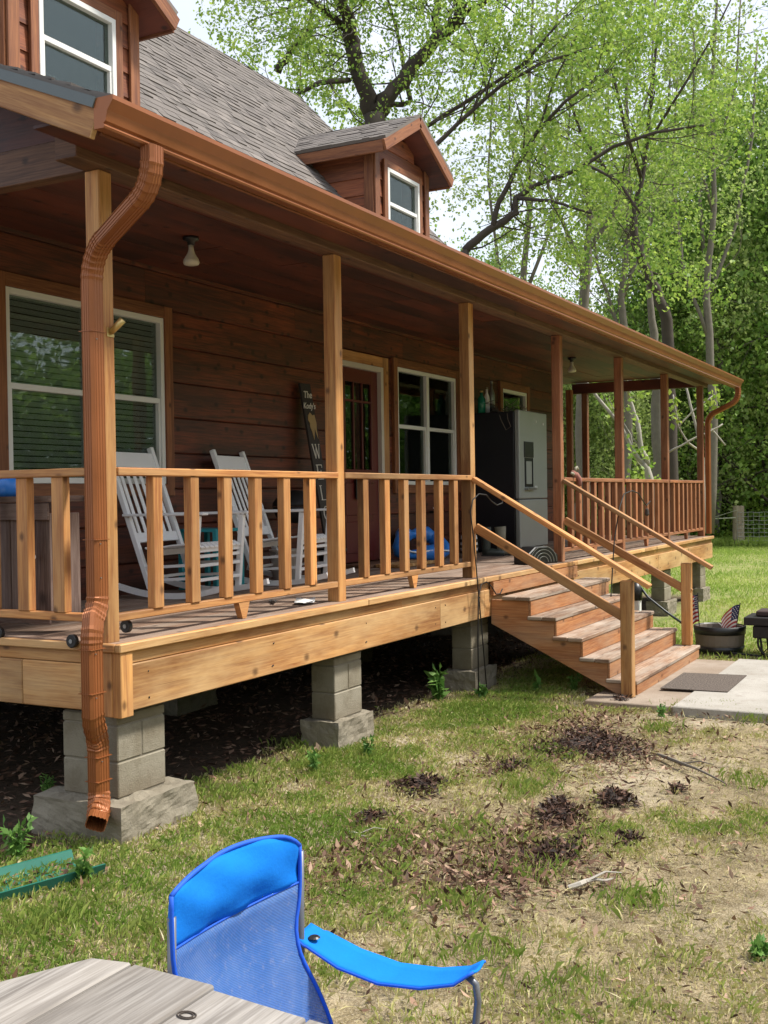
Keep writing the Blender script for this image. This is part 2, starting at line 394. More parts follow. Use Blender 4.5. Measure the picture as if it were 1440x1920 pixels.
def blades(name, P, h, w, mat, lean=.5, tb=None, parent=None):
    n = len(P); a = rng.uniform(0, 2*PI, n); l = rng.uniform(.1, 1., n)*lean; hh = h*rng.uniform(.45, 1.4, n)
    dx = np.cos(a)*l*hh; dy = np.sin(a)*l*hh; b = a + PI/2 + rng.normal(0, .5, n)
    V = np.empty((n, 4, 3)); ww = w*rng.uniform(.6, 1.3, n)
    V[:, 0] = P; V[:, 0, 0] -= np.cos(b)*ww/2; V[:, 0, 1] -= np.sin(b)*ww/2
    V[:, 1] = P; V[:, 1, 0] += np.cos(b)*ww/2; V[:, 1, 1] += np.sin(b)*ww/2
    V[:, 2] = P; V[:, 2, 0] += dx*.35 + np.cos(b)*ww*.4; V[:, 2, 1] += dy*.35 + np.sin(b)*ww*.4; V[:, 2, 2] += hh*.6
    V[:, 3] = P; V[:, 3, 0] += dx; V[:, 3, 1] += dy; V[:, 3, 2] += hh*np.sqrt(np.clip(1-l*l*.8, .05, 1))
    F = np.empty((n, 2, 3), int); base = np.arange(n)*4
    F[:, 0, 0] = base; F[:, 0, 1] = base+1; F[:, 0, 2] = base+2; F[:, 1, 0] = base; F[:, 1, 1] = base+2; F[:, 1, 2] = base+3
    t = rng.uniform(0, 1, n) if tb is None else np.clip(tb + rng.normal(0, .15, n), 0, 1)
    return fast_mesh(name, V.reshape(-1, 3), F.reshape(-1, 3), mat, np.repeat(t, 4), parent)
def vnoise(P, sc, off=0.):
    return np.array([mn.noise(Vector((x*sc+off, y*sc-off, off))) for x, y in P])

X3, Y3, Z3 = Vector((1,0,0)), Vector((0,1,0)), Vector((0,0,1))
#@@HOUSE
DK = 1.06                                            # deck top
PX = [0.0, 2.47, 4.90, 7.42, 9.86, 12.29, 14.72]     # right face of each post
PW = .102; WY = 2.0; XE = 14.85
house = thing('log_house', 'rustic orange brown log cabin with long covered porch, dormers and wooden steps', 'house', (0, 0, 0))
# --- log wall with openings
OPEN = [(1.10, 2.79, 1.99, 3.32), (5.72, 6.74, DK, 3.30), (7.14, 8.77, 1.99, 3.32), (10.43, 11.42, 2.25, 3.32)]
lw = MB(); BH = .305; XW = 12.75; z = DK - .36
prof = [(-.004, .000), (.008, .010), (.012, BH/2), (.010, BH-.010), (-.0, BH-.003), (-.06, BH-.003), (-.06, 0)]
while z < 3.85:
    ivs = [(0.0, XW)]
    for a, b_, c0, c1 in OPEN:
        if z + BH*.5 > c0 and z + BH*.5 < c1:
            nv = []
            for p, q in ivs:
                if a > p and b_ < q: nv += [(p, a), (b_, q)]
                else: nv.append((p, q))
            ivs = nv
    for p, q in ivs:                                  # boards butt at random joints
        x = p
        while x < q-.01:
            e = min(q, x + random.uniform(2.2, 4.2))
            if q-e < .8: e = q
            lw.extr([(-u, v) for u, v in prof], (x+.0015, WY-.02, z), Y3, Z3, X3, e-x-.003); x = e
    z += BH
lw.build('log_wall', 'log_wood', house)
def add(name, mat, parent, fn, **k):
    m = MB(); fn(m); return m.build(name, mat, parent, **k)
MB().box(-.0, .08, WY+.1, 8.1, DK-.36, 4.9).build('side_wall', 'log_wood', house)
MB().box(XW-.08, XW, WY+.07, 8.1, DK-.36, 4.6).build('side_wall', 'log_wood', house)
MB().box(.08, XW-.08, 8.0, 8.1, DK-.36, 4.9).build('back_wall', 'log_wood', house)
MB().box(.08, XW-.08, WY+.06, 8.0, DK-.36, DK-.02).build('floor_frame', 'under_wood', house)
MB().box(.1, XW-.1, 3.0, 3.05, DK, 3.8).build('dark_room_panel', 'room_dark', house)  # near-black panel, the unlit room's darkness put into its colour

def window(x0, x1, z0, z1, y, par, mull=True, blind=False, casing='trim_wood', cw=.10, dbl=True, name='window'):
    fw = .045
    m = MB(); y0, y1 = y-.035, y+.05
    m.box(x0, x0+fw, y0, y1, z0, z1).box(x1-fw, x1, y0, y1, z0, z1).box(x0+fw, x1-fw, y0, y1, z1-fw, z1).box(x0+fw, x1-fw, y0-.01, y1, z0, z0+fw)
    cols = [(x0+fw, x1-fw)]
    if mull:
        xm = (x0+x1)/2; m.box(xm-.035, xm+.035, y0+.002, y1, z0+fw, z1-fw); cols = [(x0+fw, xm-.035), (xm+.035, x1-fw)]
    zm = (z0+z1)/2
    for a, b_ in cols:
        m.box(a, b_, y0+.014, y1-.01, zm-.022, zm+.022)
        m.box(a, a+.022, y0+.014, y1-.01, z0+fw, zm-.022).box(b_-.022, b_, y0+.014, y1-.01, z0+fw, zm-.022)
    w = m.build(name, 'white_vinyl', par, bevel=.003)
    for a, b_ in cols: MB().box(a, b_, y+.012, y+.016, z0+fw, z1-fw).build('pane', 'window_glass', w)
    if blind:
        bm = MB(); zz = z0+fw
        while zz < z1-fw:
            bm.obox(((x0+x1)/2, y+.04, zz), X3, Vector((0, .5, -.866)), Vector((0, .866, .5)), (x1-x0)/2-fw, .020, .001); zz += .045
        bm.build('blinds', 'white_paint', w)
    if casing:
        c = MB(); a = cw; yc0, yc1 = y-.028, y+.0
        yc0 = y-.05; yc1 = y-.004
        c.box(x0-a, x0-.002, yc0, yc1, z0-a, z1+a).box(x1+.002, x1+a, yc0, yc1, z0-a, z1+a)
        c.box(x0-.002, x1+.002, yc0+.002, yc1, z1+.002, z1+a-.001).box(x0-.002, x1+.002, yc0+.002, yc1, z0-a+.001, z0-.002)
        c.build('casing', casing, w, bevel=.003)
    return w
yw = WY-.02
window(1.07, 2.82, 1.96, 3.36, yw, house, blind=True)
window(7.11, 8.80, 1.96, 3.36, yw, house)
window(10.43, 11.42, 2.28, 3.36, yw, house, mull=False)
# --- front door
dr = MB(); dx0, dx1, dz0, dz1 = 5.79, 6.68, 1.10, 3.25
GL = (5.94, 6.53, 2.13, 3.10)
dr.box(dx0, GL[0], yw-.0, yw+.045, dz0, dz1).box(GL[1], dx1, yw, yw+.045, dz0, dz1)
dr.box(GL[0], GL[1], yw, yw+.045, dz0, GL[2]).box(GL[0], GL[1], yw, yw+.045, GL[3], dz1)
for k in (1, 2):
    xx = GL[0] + (GL[1]-GL[0])*k/3; dr.box(xx-.012, xx+.012, yw+.004, yw+.04, GL[2], GL[3])
dr.box(GL[0], GL[1], yw+.006, yw+.038, 2.88, 2.905)
door = dr.build('door', 'red_door', house, bevel=.004)
MB().box(GL[0], GL[1], yw+.02, yw+.025, GL[2], GL[3]).build('pane', 'window_glass', door)
pm = MB()
for a, b_ in ((5.90, 6.20), (6.27, 6.57)):
    for c0, c1 in ((1.2, 1.55), (1.62, 1.98)): pm.box(a, b_, yw-.012, yw-.001, c0, c1)
pm.build('raised_panel', 'red_door', door, bevel=.01)
MB().box(5.88, 6.6, yw-.03, yw-.001, 2.055, 2.085).build('shelf_trim', 'red_door', door, bevel=.004)
MB().tube([(5.85, yw, 2.05), (5.85, yw-.05, 2.05), (5.93, yw-.055, 2.05)], .012).build('handle', 'brass', door, smooth=True)
df = MB(); df.box(5.73, 5.788, yw-.03, yw+.06, 1.1, 3.31).box(6.682, 6.745, yw-.05, yw+.06, 1.1, 3.31).box(5.788, 6.682, yw-.05, yw+.06, 3.252, 3.31)
df.build('door_frame', 'cream_paint', house, bevel=.003)
dc = MB(); dc.box(5.62, 5.728, yw-.045, yw-.004, DK+.002, 3.43).box(6.747, 6.88, yw-.045, yw-.004, DK+.002, 3.43).box(5.728, 6.747, yw-.043, yw-.004, 3.312, 3.43)
dc.build('door_casing', 'rail_wood', house, bevel=.004)
MB().box(5.7, 6.85, 1.60, yw-.05, DK+.002, DK+.035).build('door_sill', 'under_wood', house, bevel=.004)

# --- deck
dk = MB(); y = -.075
while y < WY-.05:
    x = -.10
    while x < XE-.01:
        e = min(XE, x + random.choice((2.44, 3.05, 3.66, 4.88)))
        if XE-e < .6: e = XE
        dk.box(x+.002, e-.002, y, y+.135, DK-.036 + random.uniform(-.002, .002), DK); x = e
    y += .142
dk.build('deck', 'deck_wood', house, bevel=.004)
MB().box(-.08, XE-.02, -.03, WY, .96, DK-.04).build('deck_joists', 'under_wood', house)
ns = MB(); x = -.135
for e in (2.6, 4.86, 7.5, 10.4, XE+.03): ns.box(x, e-.002, -.118, -.077, DK-.045, DK+.003); x = e
ns.box(-.135, -.102, -.074, WY, DK-.045, DK+.002); ns.box(XE+.002, XE+.032, -.074, WY, DK-.045, DK+.002)
ns.build('deck_nosing', 'beam_wood', house, bevel=.006)
bu = MB(); x = -.02
for e in (3.2, 4.86, 7.5, 11.0, XE): bu.box(x, e-.002, -.08, -.045, .945, DK-.046); x = e
bu.box(-.103, -.07, .045, WY, .945, DK-.046); bu.box(XE-.03, XE, -.04, WY, .945, DK-.046)
bu.build('rim_board', 'post_wood', house, bevel=.004)
bb = MB(); x = -.02
for e in (3.9, 4.86, 7.5, 11.2, XE+.01): bb.box(x, e-.002, -.092, -.045, .69, .942); x = e
bb.box(-.112, -.07, .045, .62, .69, .942).box(-.112, -.07, .623, WY, .69, .942); bb.box(XE-.03, XE+.01, -.04, WY, .69, .942)
bb.build('skirt_beam', 'beam_wood', house, bevel=.005)
cbm = MB(); cbm.box(-.12, -.022, -.106, -.045, .665, DK-.047).box(-.118, -.07, -.043, .043, .666, DK-.048)
cbm.build('corner_board', 'post_wood', house, bevel=.004)
MB().box(.1, XE-.05, 1.9, 2.0, .69, .95).build('inner_beam', 'under_wood', house)
for k, xx in enumerate((.12, 1.35, 2.6, 3.80, 4.0, 4.75, 7.6, 8.9, 10.1, 11.1, 11.3, 12.6, 13.9)):
    for zz in (.745, .885): MB().tube([(xx+random.uniform(-.02, .02), -.0915, zz+random.uniform(-.01, .01)), (xx, -.0945, zz)], .0045, 7).build('nail_head', 'black_iron', house)
# --- posts
def post(x1, y0, mat='post_wood'):
    if x1 > 6: mat = 'rail_red'
    return MB().box(x1-PW, x1, y0, y0+PW, DK-.004, 3.60).build('post', mat, house, bevel=.006)
for x in PX: post(x, 0.)
post(13.86, 2.02, 'trim_wood'); post(14.72, 2.02); post(PX[0], 2.0)
# --- railings
RT = DK + .948
def railing(x0, x1, n, y=0.02, blocks=True):
    rw = 'rail_red' if x0 > 6 else 'rail_wood'
    r = MB().box(x0, x1, y-.03, y+.062, RT-.045, RT).build('railing', rw, house, bevel=.005)
    MB().box(x0, x1, y-.012, y+.034, DK+.105, DK+.15).build('bottom_rail', rw, r, bevel=.005)
    for k in range(n):
        c = x0 + (x1-x0)*(k+1)/(n+1) + random.uniform(-.012, .012)
        MB().box(c-.041, c+.041, y-.022, y+.034, DK+.15, RT-.045).build('baluster', rw, r, bevel=.004)
    if blocks:
        c = (x0+x1)/2; MB().extr([(-.06, .105), (.06, .105), (.02, .002), (-.02, .002)], (c, y-.01, DK), X3, Z3, Y3, .042).build('support_block', rw, r)
railing(PX[0], PX[1]-PW, 6); railing(PX[1], PX[2]-PW, 6)
railing(PX[3], PX[4]-PW, 7); railing(PX[4], PX[5]-PW, 7); railing(PX[5], PX[6]-PW, 7)
def end_rail(x, n, y0=PW, y1=1.99):
    rw = 'ceiling_wood' if x > 6 else 'rail_wood'  # far end rail: its shade is put in with a darker wood
    r = MB().box(x-.046, x+.046, y0, y1, RT-.045, RT).build('railing', rw, house, bevel=.005)
    MB().box(x-.023, x+.023, y0, y1, DK+.105, DK+.15).build('bottom_rail', rw, r, bevel=.005)
    for k in range(n):
        c = y0 + (y1-y0)*(k+1)/(n+1)
        MB().box(x-.028, x+.028, c-.044, c+.044, DK+.15, RT-.045).build('baluster', rw, r, bevel=.004)
end_rail(-.045, 6); end_rail(14.68, 10)
# --- headers, ceiling, roofs
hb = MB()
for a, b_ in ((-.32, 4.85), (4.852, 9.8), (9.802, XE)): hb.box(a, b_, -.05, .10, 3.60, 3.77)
hb.build('header_beam', 'under_wood', house, bevel=.005)  # darker wood stands in for the soffit's shadow on the beam
MB().box(-.10, -.005, .102, WY, 3.60, 3.80).build('end_header', 'under_wood', house, bevel=.005)
MB().box(14.63, 14.75, .102, WY+.3, 3.60, 3.78).build('end_header', 'ceiling_wood', house, bevel=.005)
cm = MB(); y = .102
while y < WY-.03:
    x = 0.0
    while x < 14.6:
        e = min(14.62, x+random.uniform(2, 3.7)); cm.box(x, e-.002, y, min(WY-.022, y+.236), 3.785+random.uniform(-.002, .002), 3.80); x = e
    y += .24
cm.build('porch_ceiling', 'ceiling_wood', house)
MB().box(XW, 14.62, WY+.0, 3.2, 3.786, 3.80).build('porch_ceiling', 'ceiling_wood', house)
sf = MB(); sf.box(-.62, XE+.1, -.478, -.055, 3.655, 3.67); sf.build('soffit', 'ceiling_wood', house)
MB().box(-.63, XE+.12, -.50, -.48, 3.555, 3.70).build('fascia', 'trim_wood', house)
SL = .40; EY, EZ = -.56, 3.715                     # shed roof: z = EZ + SL*(y-EY)
def pz(y): return EZ + SL*(y-EY)
XL, XR = -.65, XE+.15
def shingles(m, o, au, av, L, H, nrm, rows=.125, wmin=.09, wmax=.26, th=.012):
    """tabs over a plane: au along the eave, av up the slope"""
    v = 0.
    while v < H:
        u = -random.random()*.2
        while u < L:
            w = random.uniform(wmin, wmax); a, b_ = max(0, u), min(L, u+w); u += w
            if b_-a < .01: continue
            lift = th*random.choice((.55, .8, 1.3)); d0 = random.uniform(-.008, .008)
            top = min(H, v+rows+.05)
            p = [o+au*(a+.0015)+av*(v+d0)+nrm*lift, o+au*(b_-.0015)+av*(v+d0)+nrm*lift, o+au*(b_-.0015)+av*top+nrm*.001, o+au*(a+.0015)+av*top+nrm*.001,
                 o+au*(a+.0015)+av*(v+d0)-nrm*.004, o+au*(b_-.0015)+av*(v+d0)-nrm*.004]
            bi = len(m.v); m.v += p; ru = random.random()*60; q = [(ru, ru)]*4
            m.face((bi, bi+1, bi+2, bi+3), q); m.face((bi+4, bi+5, bi+1, bi), q); m.face((bi+4, bi, bi+3), q[:3]); m.face((bi+5, bi+2, bi+1), q[:3])
        v += rows
n1 = Vector((0, -SL, 1)).normalized(); a1 = Vector((0, 1, SL)).normalized(); K1 = 2.0
pr = MB(); pr.extr([(0, 0), (0, -.05), ((K1-EY)/a1.y, -.05), ((K1-EY)/a1.y, 0)], (XL, EY, EZ), a1, n1, X3, XR-XL)
shingles(pr, Vector((XL, EY, EZ)), X3, a1, 3.2, (K1-EY)/a1.y, n1)
shingles(pr, Vector((XL+3.2, EY, EZ)), X3, a1, XR-XL-3.2, .5, n1)
pr.build('porch_roof', 'shingle', house)
# steep main roof over X -0.65..10, low roof beyond
S2 = 1.05; Z0 = pz(K1)+.04; YR = 5.05; ZR = Z0+S2*(YR-K1); XM = 10.0
a2 = Vector((0, 1, S2)).normalized(); n2 = Vector((0, -S2, 1)).normalized(); H2 = (YR-K1)/a2.y
mr = MB(); mr.extr([(0, 0), (0, -.05), (H2, -.05), (H2, 0)], (XL, K1, Z0), a2, n2, X3, XM-XL)
shingles(mr, Vector((XL, K1, Z0)), X3, a2, XM-XL, H2+.02, n2)
a2b = Vector((0, -1, S2)).normalized(); n2b = Vector((0, S2, 1)).normalized()
mr.extr([(0, 0), (0, -.05), (H2, -.05), (H2, 0)], (XL, 2*YR-K1, Z0), a2b, n2b, X3, XM-XL)
mr.build('roof', 'shingle', house)
MB().extr([(K1, Z0-.08), (2*YR-K1, Z0-.08), (YR, ZR-.12)], (XM-.3, 0, 0), Y3, Z3, X3, .1).build('gable_wall', 'dormer_wood', house)
MB().extr([(K1, Z0-.08), (2*YR-K1, Z0-.08), (YR, ZR-.12)], (0, 0, 0), Y3, Z3, X3, .1).build('gable_wall', 'dormer_wood', house)
lr = MB(); lr.extr([(K1, pz(K1)), (YR, pz(K1)+.35), (8.2, pz(K1)), (8.2, pz(K1)-.06), (YR, pz(K1)+.29), (K1, pz(K1)-.06)], (XM-.2, 0, 0), Y3, Z3, X3, XR-XM+.2)
lr.build('low_roof', 'shingle', house)
# rake at the left end
rk = MB(); rk.bar(Vector((XL-.012, EY+.06, EZ-.12)), Vector((XL-.012, .62, pz(.62)-.108)), .035, .15, up=(0, -SL, 1))
rk.bar(Vector((XL-.012, .623, pz(.623)-.108)), Vector((XL-.012, 2.1, pz(2.1)-.108)), .035, .15, up=(0, -SL, 1)); rk.build('rake_board', 'beam_wood', house, bevel=.004)
MB().bar(Vector((XL-.028, EY+.05, EZ-.03)), Vector((XL-.028, 2.1, pz(2.1)-.03)), .03, .05, up=(0, -SL, 1)).build('drip_edge', 'drip_edge', house)
MB().extr([(EY+.1, EZ-.15+.04), (2.0, pz(2.0)-.13), (2.0, pz(2.0)-.11), (EY+.1, EZ-.09)], (XL+.01, 0, 0), Y3, Z3, X3, .64).build('gable_soffit', 'ceiling_wood', house)
MB().extr([(-.05, 3.80), (WY, 3.80), (WY, pz(WY)-.13), (-.05, pz(-.05)-.14)], (-.09, 0, 0), Y3, Z3, X3, .06).build('porch_gable', 'ceiling_wood', house)
MB().extr([(-.05, 3.80), (WY, 3.80), (WY, pz(WY)-.08), (-.05, pz(-.05)-.08)], (14.66, 0, 0), Y3, Z3, X3, .06).build('porch_gable', 'ceiling_wood', house)
# --- gutter (open K profile with thickness) and downspouts
gp = [(-.502, 3.70), (-.502, 3.562), (-.560, 3.560), (-.566, 3.570), (-.560, 3.584), (-.572, 3.592), (-.584, 3.640), (-.612, 3.676), (-.618, 3.684), (-.618, 3.704), (-.603, 3.706)]
gi = [(y+.004 if y < -.51 else y-.003, z+.003) for y, z in gp[1:]][::-1]
gm = MB(); gm.extr(gp + gi[1:-1] + [(-.505, 3.70)], (-.68, 0, 0), Y3, Z3, X3, 15.66)
gut = gm.build('gutter', 'copper_paint', house)
ecp = [(-.502, 3.705)] + gp[1:-1]
for x in (-.684, 14.981): MB().extr(ecp, (x, 0, 0), Y3, Z3, X3, .003).build('end_cap', 'copper_paint', gut)
hg = MB()
for k in range(12): hg.box(.6+k*1.2, .63+k*1.2, -.60, -.504, 3.695, 3.70)
hg.build('hanger', 'copper_paint', gut)
lf = [(random.uniform(-.5, 14.5), random.uniform(-.60, -.52), 3.69) for _ in range(60)]

def ribbed(a, b_):                                   # rectangular section with ridges, a along x, b along the other axis
    p = []
    def side(p0, p1, n):
        for k in range(n):
            t0 = (k+.08)/n; d = Vector((p1[0]-p0[0], p1[1]-p0[1])); L = d.length; nn = Vector((d.y, -d.x))/L
            for t, h in ((k/n+.12/n, 0), (k/n+.3/n, -.0035), (k/n+.55/n, -.0035), (k/n+.72/n, 0)):
                q = Vector(p0)+d*t + nn*h; p.append((q.x, q.y))
    ha, hb = a/2, b_/2; c = .012
    side((-ha+c, -hb), (ha-c, -hb), 4); side((ha, -hb+c), (ha, hb-c), 4); side((ha-c, hb), (-ha+c, hb), 4); side((-ha, hb-c), (-ha, -hb+c), 4)
    return p
def spout(path, a=.105, b_=.085, name='downspout', crimp=()):
    """sweep of the ribbed section; e1 stays near the x axis"""
    sec = ribbed(a, b_); pts = [Vector(p) for p in path]; out = []; cr = []
    for i in range(len(pts)-1):                      # resample
        L = (pts[i+1]-pts[i]).length; n = max(1, int(L/.012)) if i in crimp else 1
        for k in range(n): out.append(pts[i].lerp(pts[i+1], k/n)); cr.append(k % 2 if i in crimp else 0)
    out.append(pts[-1]); cr.append(0); m = MB(); ns_ = len(sec); us = 0
    for i, p in enumerate(out):
        t = (out[min(i+1, len(out)-1)]-out[max(i-1, 0)]).normalized()
        e1 = (X3 - t*X3.dot(t)).normalized(); e2 = t.cross(e1)
        s_ = 1.0 + (.055 if cr[i] else -.0)
        if cr[i] == 0 and 0 < i < len(out)-1 and (cr[i-1] or cr[i+1]): s_ = .985
        for u, v in sec: m.v.append(p + e1*u*s_ + e2*v*s_)
        if i:
            for k in range(ns_):
                k2 = (k+1) % ns_; b0 = (i-1)*ns_
                m.face((b0+k, b0+k2, b0+ns_+k2, b0+ns_+k), [(0, 0)]*4)
    return m.build(name, 'copper_paint', house, solid=.002)
def arc(p0, p1, p2, n=5):
    p0, p1, p2 = Vector(p0), Vector(p1), Vector(p2)
    return [(p0*(1-t)**2 + p1*2*t*(1-t) + p2*t*t) for t in [k/n for k in range(n+1)]]
dsx, dsy = -.165, .005
pa = [Vector((-.335, -.555, 3.565))] + arc((-.335, -.555, 3.50), (-.33, -.545, 3.36), (-.30, -.42, 3.31), 6)
na = len(pa)
pa += arc((-.215, -.14, 3.19), (dsx, dsy, 3.13), (dsx, dsy, 2.98), 6); nb = len(pa)
pa += [Vector((dsx, dsy, 1.36))]; nc = len(pa)
pa += arc((dsx, dsy, 1.32), (dsx, dsy, 1.26), (dsx-.06, dsy-.02, 1.20), 3); nd = len(pa)
pa += arc((dsx-.075, dsy-.03, 1.16), (dsx-.09, dsy-.035, 1.12), (dsx-.09, dsy-.035, 1.06), 3); ne = len(pa)
pa += [Vector((dsx-.09, dsy-.035, .74))]; nf = len(pa)
pa += arc((dsx-.09, dsy-.035, .72), (dsx-.085, dsy-.03, .65), (dsx-.03, dsy, .60), 3); ng = len(pa)
pa += arc((dsx-.01, dsy+.015, .575), (dsx+.015, dsy+.03, .54), (dsx+.015, dsy+.03, .48), 3); nh = len(pa)
pa += [Vector((dsx+.015, dsy+.03, .30))]; nq = len(pa)
pa += arc((dsx+.015, dsy+.03, .27), (dsx+.0, dsy+.01, .17), (dsx-.12, dsy-.07, .145), 4)
crimp = set(range(1, na-1)) | set(range(na, nb-1)) | set(range(nc, nd-1)) | set(range(nd, ne-1)) | set(range(nf, ng-1)) | set(range(ng, nh-1)) | set(range(nq, len(pa)-2))
ds = spout(pa, crimp=crimp)
for zz, ox, oy in ((2.72, 0, 0), (1.62, 0, 0), (1.05, -.09, -.035), (.82, -.09, -.035), (.46, .015, .03), (.33, .015, .03)):
    MB().box(dsx+ox-.056, dsx+ox+.056, dsy+oy-.046, dsy+oy+.046, zz, zz+.004).build('joint_band', 'copper_paint', ds)
for zz, ox, oy in ((2.68, 0, 0), (1.60, 0, 0), (1.42, 0, 0), (1.03, -.09, -.035), (.80, -.09, -.035), (.44, .015, .03), (.26, .015, .03)):
    MB().tube([(dsx+ox-.02, dsy+oy-.042, zz), (dsx+ox-.02, dsy+oy-.048, zz)], .0035, 6).build('screw', 'steel_grey', ds)
pb = [Vector((14.80, -.555, 3.565))] + arc((14.80, -.555, 3.48), (14.80, -.55, 3.34), (14.80, -.43, 3.29), 4) + arc((14.80, -.16, 3.16), (14.80, -.06, 3.11), (14.80, -.045, 2.98), 4) + [Vector((14.80, -.045, 1.1))]
spout(pb, crimp={1, 2, 3, 4, 6, 7, 8, 9})

# --- dormers
def dormer(xc, left):
    hw = .705; yf = 2.2; z0 = 4.6; ze = 5.92; dx0, dx1 = xc-hw, xc+hw; oh = .24; yo = 1.9; zr = 6.52; sl = (zr-6.0)/(hw+oh)
    yback = K1 + (6.3-Z0)/S2 + .2
    f = MB(); z = z0; bh = .205
    wx0, wx1, wz0, wz1 = xc-.43, xc+.43, 4.96, 5.80
    while z < zr-.1:                                   # front lap boards, cut round the window and under the slopes
        top = z+bh; half = hw if top < ze else max(0, min(hw, (zr-.08-top)/sl))
        pf = [(-.0, 0), (.022, .004), (.006, bh+.01), (-.02, bh+.01), (-.02, 0)]
        if half > .05:
            segs = [(xc-half, xc+half)]
            if z+bh*.5 > wz0 and z+bh*.5 < wz1: segs = [(xc-half, wx0), (wx1, xc+half)]
            for a, b_ in segs: f.extr([(-u, v) for u, v in pf], (a, yf, z), Y3, Z3, X3, b_-a)
        z += bh
    dm = f.build('dormer', 'dormer_wood', house)
    for sgn, xs in ((-1, dx0), (1, dx1)):
        sm_ = MB(); z = z0
        while z < ze+.1:
            sm_.extr([(u*sgn, v) for u, v in [(0, 0), (.022, .004), (.006, bh+.01), (-.02, bh+.01), (-.02, 0)]], (xs, yf, z), X3, Z3, Y3, 2.2-.3*(0)); z += bh
        sm_.build('side_wall', 'dormer_wood', dm)
    for sgn, xs in ((-1, dx0), (1, dx1)):
        c = MB(); c.box(xs-.03 if sgn < 0 else xs-.085, xs+.085 if sgn < 0 else xs+.03, yf-.05, yf-.024, z0, ze+.1)
        c.box(*sorted((xs+sgn*.024, xs+sgn*.048)), yf-.05+.028, yf+.10, z0, ze+.02)
        c.build('corner_trim', 'trim_wood', dm, bevel=.004)
    w = window(wx0, wx1, wz0, wz1, yf-.025, dm, mull=False, casing=None, name='window')
    cs = MB(); a = .085; y0, y1 = yf-.058, yf-.024
    cs.box(wx0-a, wx0-.002, y0, y1, wz0-a, wz1+a).box(wx1+.002, wx1+a, y0, y1, wz0-a, wz1+a).box(wx0-.002, wx1+.002, y0+.002, y1, wz1+.002, wz1+a-.001)
    cs.build('window_trim', 'trim_wood', dm, bevel=.004)
    MB().box(wx0-.1, wx1+.1, yf+.25, yf+.3, 4.7, 5.95).build('dark_room_panel', 'room_dark', dm)  # near-black sheet painted as the dark behind the dormer glass
    # roof
    for sgn in (-1, 1):
        e = Vector((xc+sgn*(hw+oh), yo, 6.0-.0)); up = Vector((-sgn, 0, sl)).normalized(); H = (hw+oh)/abs(up.x)
        nn = Vector((sgn*sl, 0, 1)).normalized()
        rf = MB(); rf.extr([(0, 0), (0, -.03), (H, -.03), (H, 0)] if sgn < 0 else [(0, 0), (H, 0), (H, -.03), (0, -.03)], e, up, nn, Y3, 2.9)
        if sgn < 0: shingles(rf, e+Y3*2.9, -Y3, up, 2.9, H, nn, th=.01)
        else: shingles(rf, e, Y3, up, 2.9, H, nn, th=.01)
        rf.build('dormer_roof', 'shingle', dm)
        MB().bar(e + up*.0 + Vector((0, .018, -.105)), e+up*H+Vector((0, .018, -.105)), .034, .13, up=nn).build('rake_trim', 'trim_wood', dm, bevel=.003)
        MB().box(*sorted((e.x-sgn*.004, e.x-sgn*.036)), yo+.037, yo+2.8, 6.0-.17, 6.0-.035).build('eave_trim', 'trim_wood', dm, bevel=.003)
        MB().extr([(0, 0), (H-.02, 0), (H-.02, .012), (0, .012)], e + Vector((-sgn*.04, .04, -.15)), up, nn, Y3, 2.7).build('soffit', 'ceiling_wood', dm)
    return dm
dormer(7.77, False); dormer(2.085, True)

# --- block piers
def pier(x0, y0, ov=.075, dd_=.2, w=.40, h=.665, top=.665, foot=True, seed=0):
    st = random.getstate(); m = MB(); c = .2; nb_ = 3; z = top
    m.cur = 1; m.box(x0+.006, x0+w-.006, y0+.006, y0+dd_-.006, .05, top-.002); m.cur = 0
    z = .205
    for r_ in range(3):
        z1 = min(top, z+.198 if r_ < 2 else top); flip = r_ % 2
        if flip:
            for a, b_ in ((0, .197), (.203, .4)):
                m.box(x0+a, x0+b_, y0, y0+dd_, z, z1-.006)
        else: m.box(x0, x0+w, y0, y0+dd_, z, z1-.006)
        z = z1+.002
        if z > top-.02: break
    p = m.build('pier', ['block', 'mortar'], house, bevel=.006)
    f = MB(); nn = 9; x_0, x_1, y_0, y_1 = x0-ov, x0+w+ov, y0-ov, y0+dd_+ov
    f.box(x_0, x_1, y_0, y_1, -.12, .20)
    fo = f.build('footing', 'footing_concrete', p)
    sb = fo.modifiers.new('s', 'SUBSURF'); sb.subdivision_type = 'SIMPLE'; sb.levels = 4; sb.render_levels = 4
    tx = D.textures.new('fd', 'CLOUDS'); tx.noise_scale = .09; dp = fo.modifiers.new('d', 'DISPLACE'); dp.texture = tx; dp.strength = .045; dp.mid_level = .5; dp.texture_coords = 'GLOBAL'
    return p
for x0, y0 in ((-.035, .0), (2.28, .0), (4.80, .02), (7.3, .0), (9.9, .0), (11.9, .0), (14.32, .0)): pier(x0, y0, .12 if x0 < 0 else .06, .4 if x0 < 0 else .2)
for x0, y0 in ((-.0, 1.95), (2.9, 1.95), (5.8, 1.95), (8.6, 1.95), (11.4, 1.95), (14.3, 1.95), (2.9, 5.), (8.6, 5.)): pier(x0, y0)

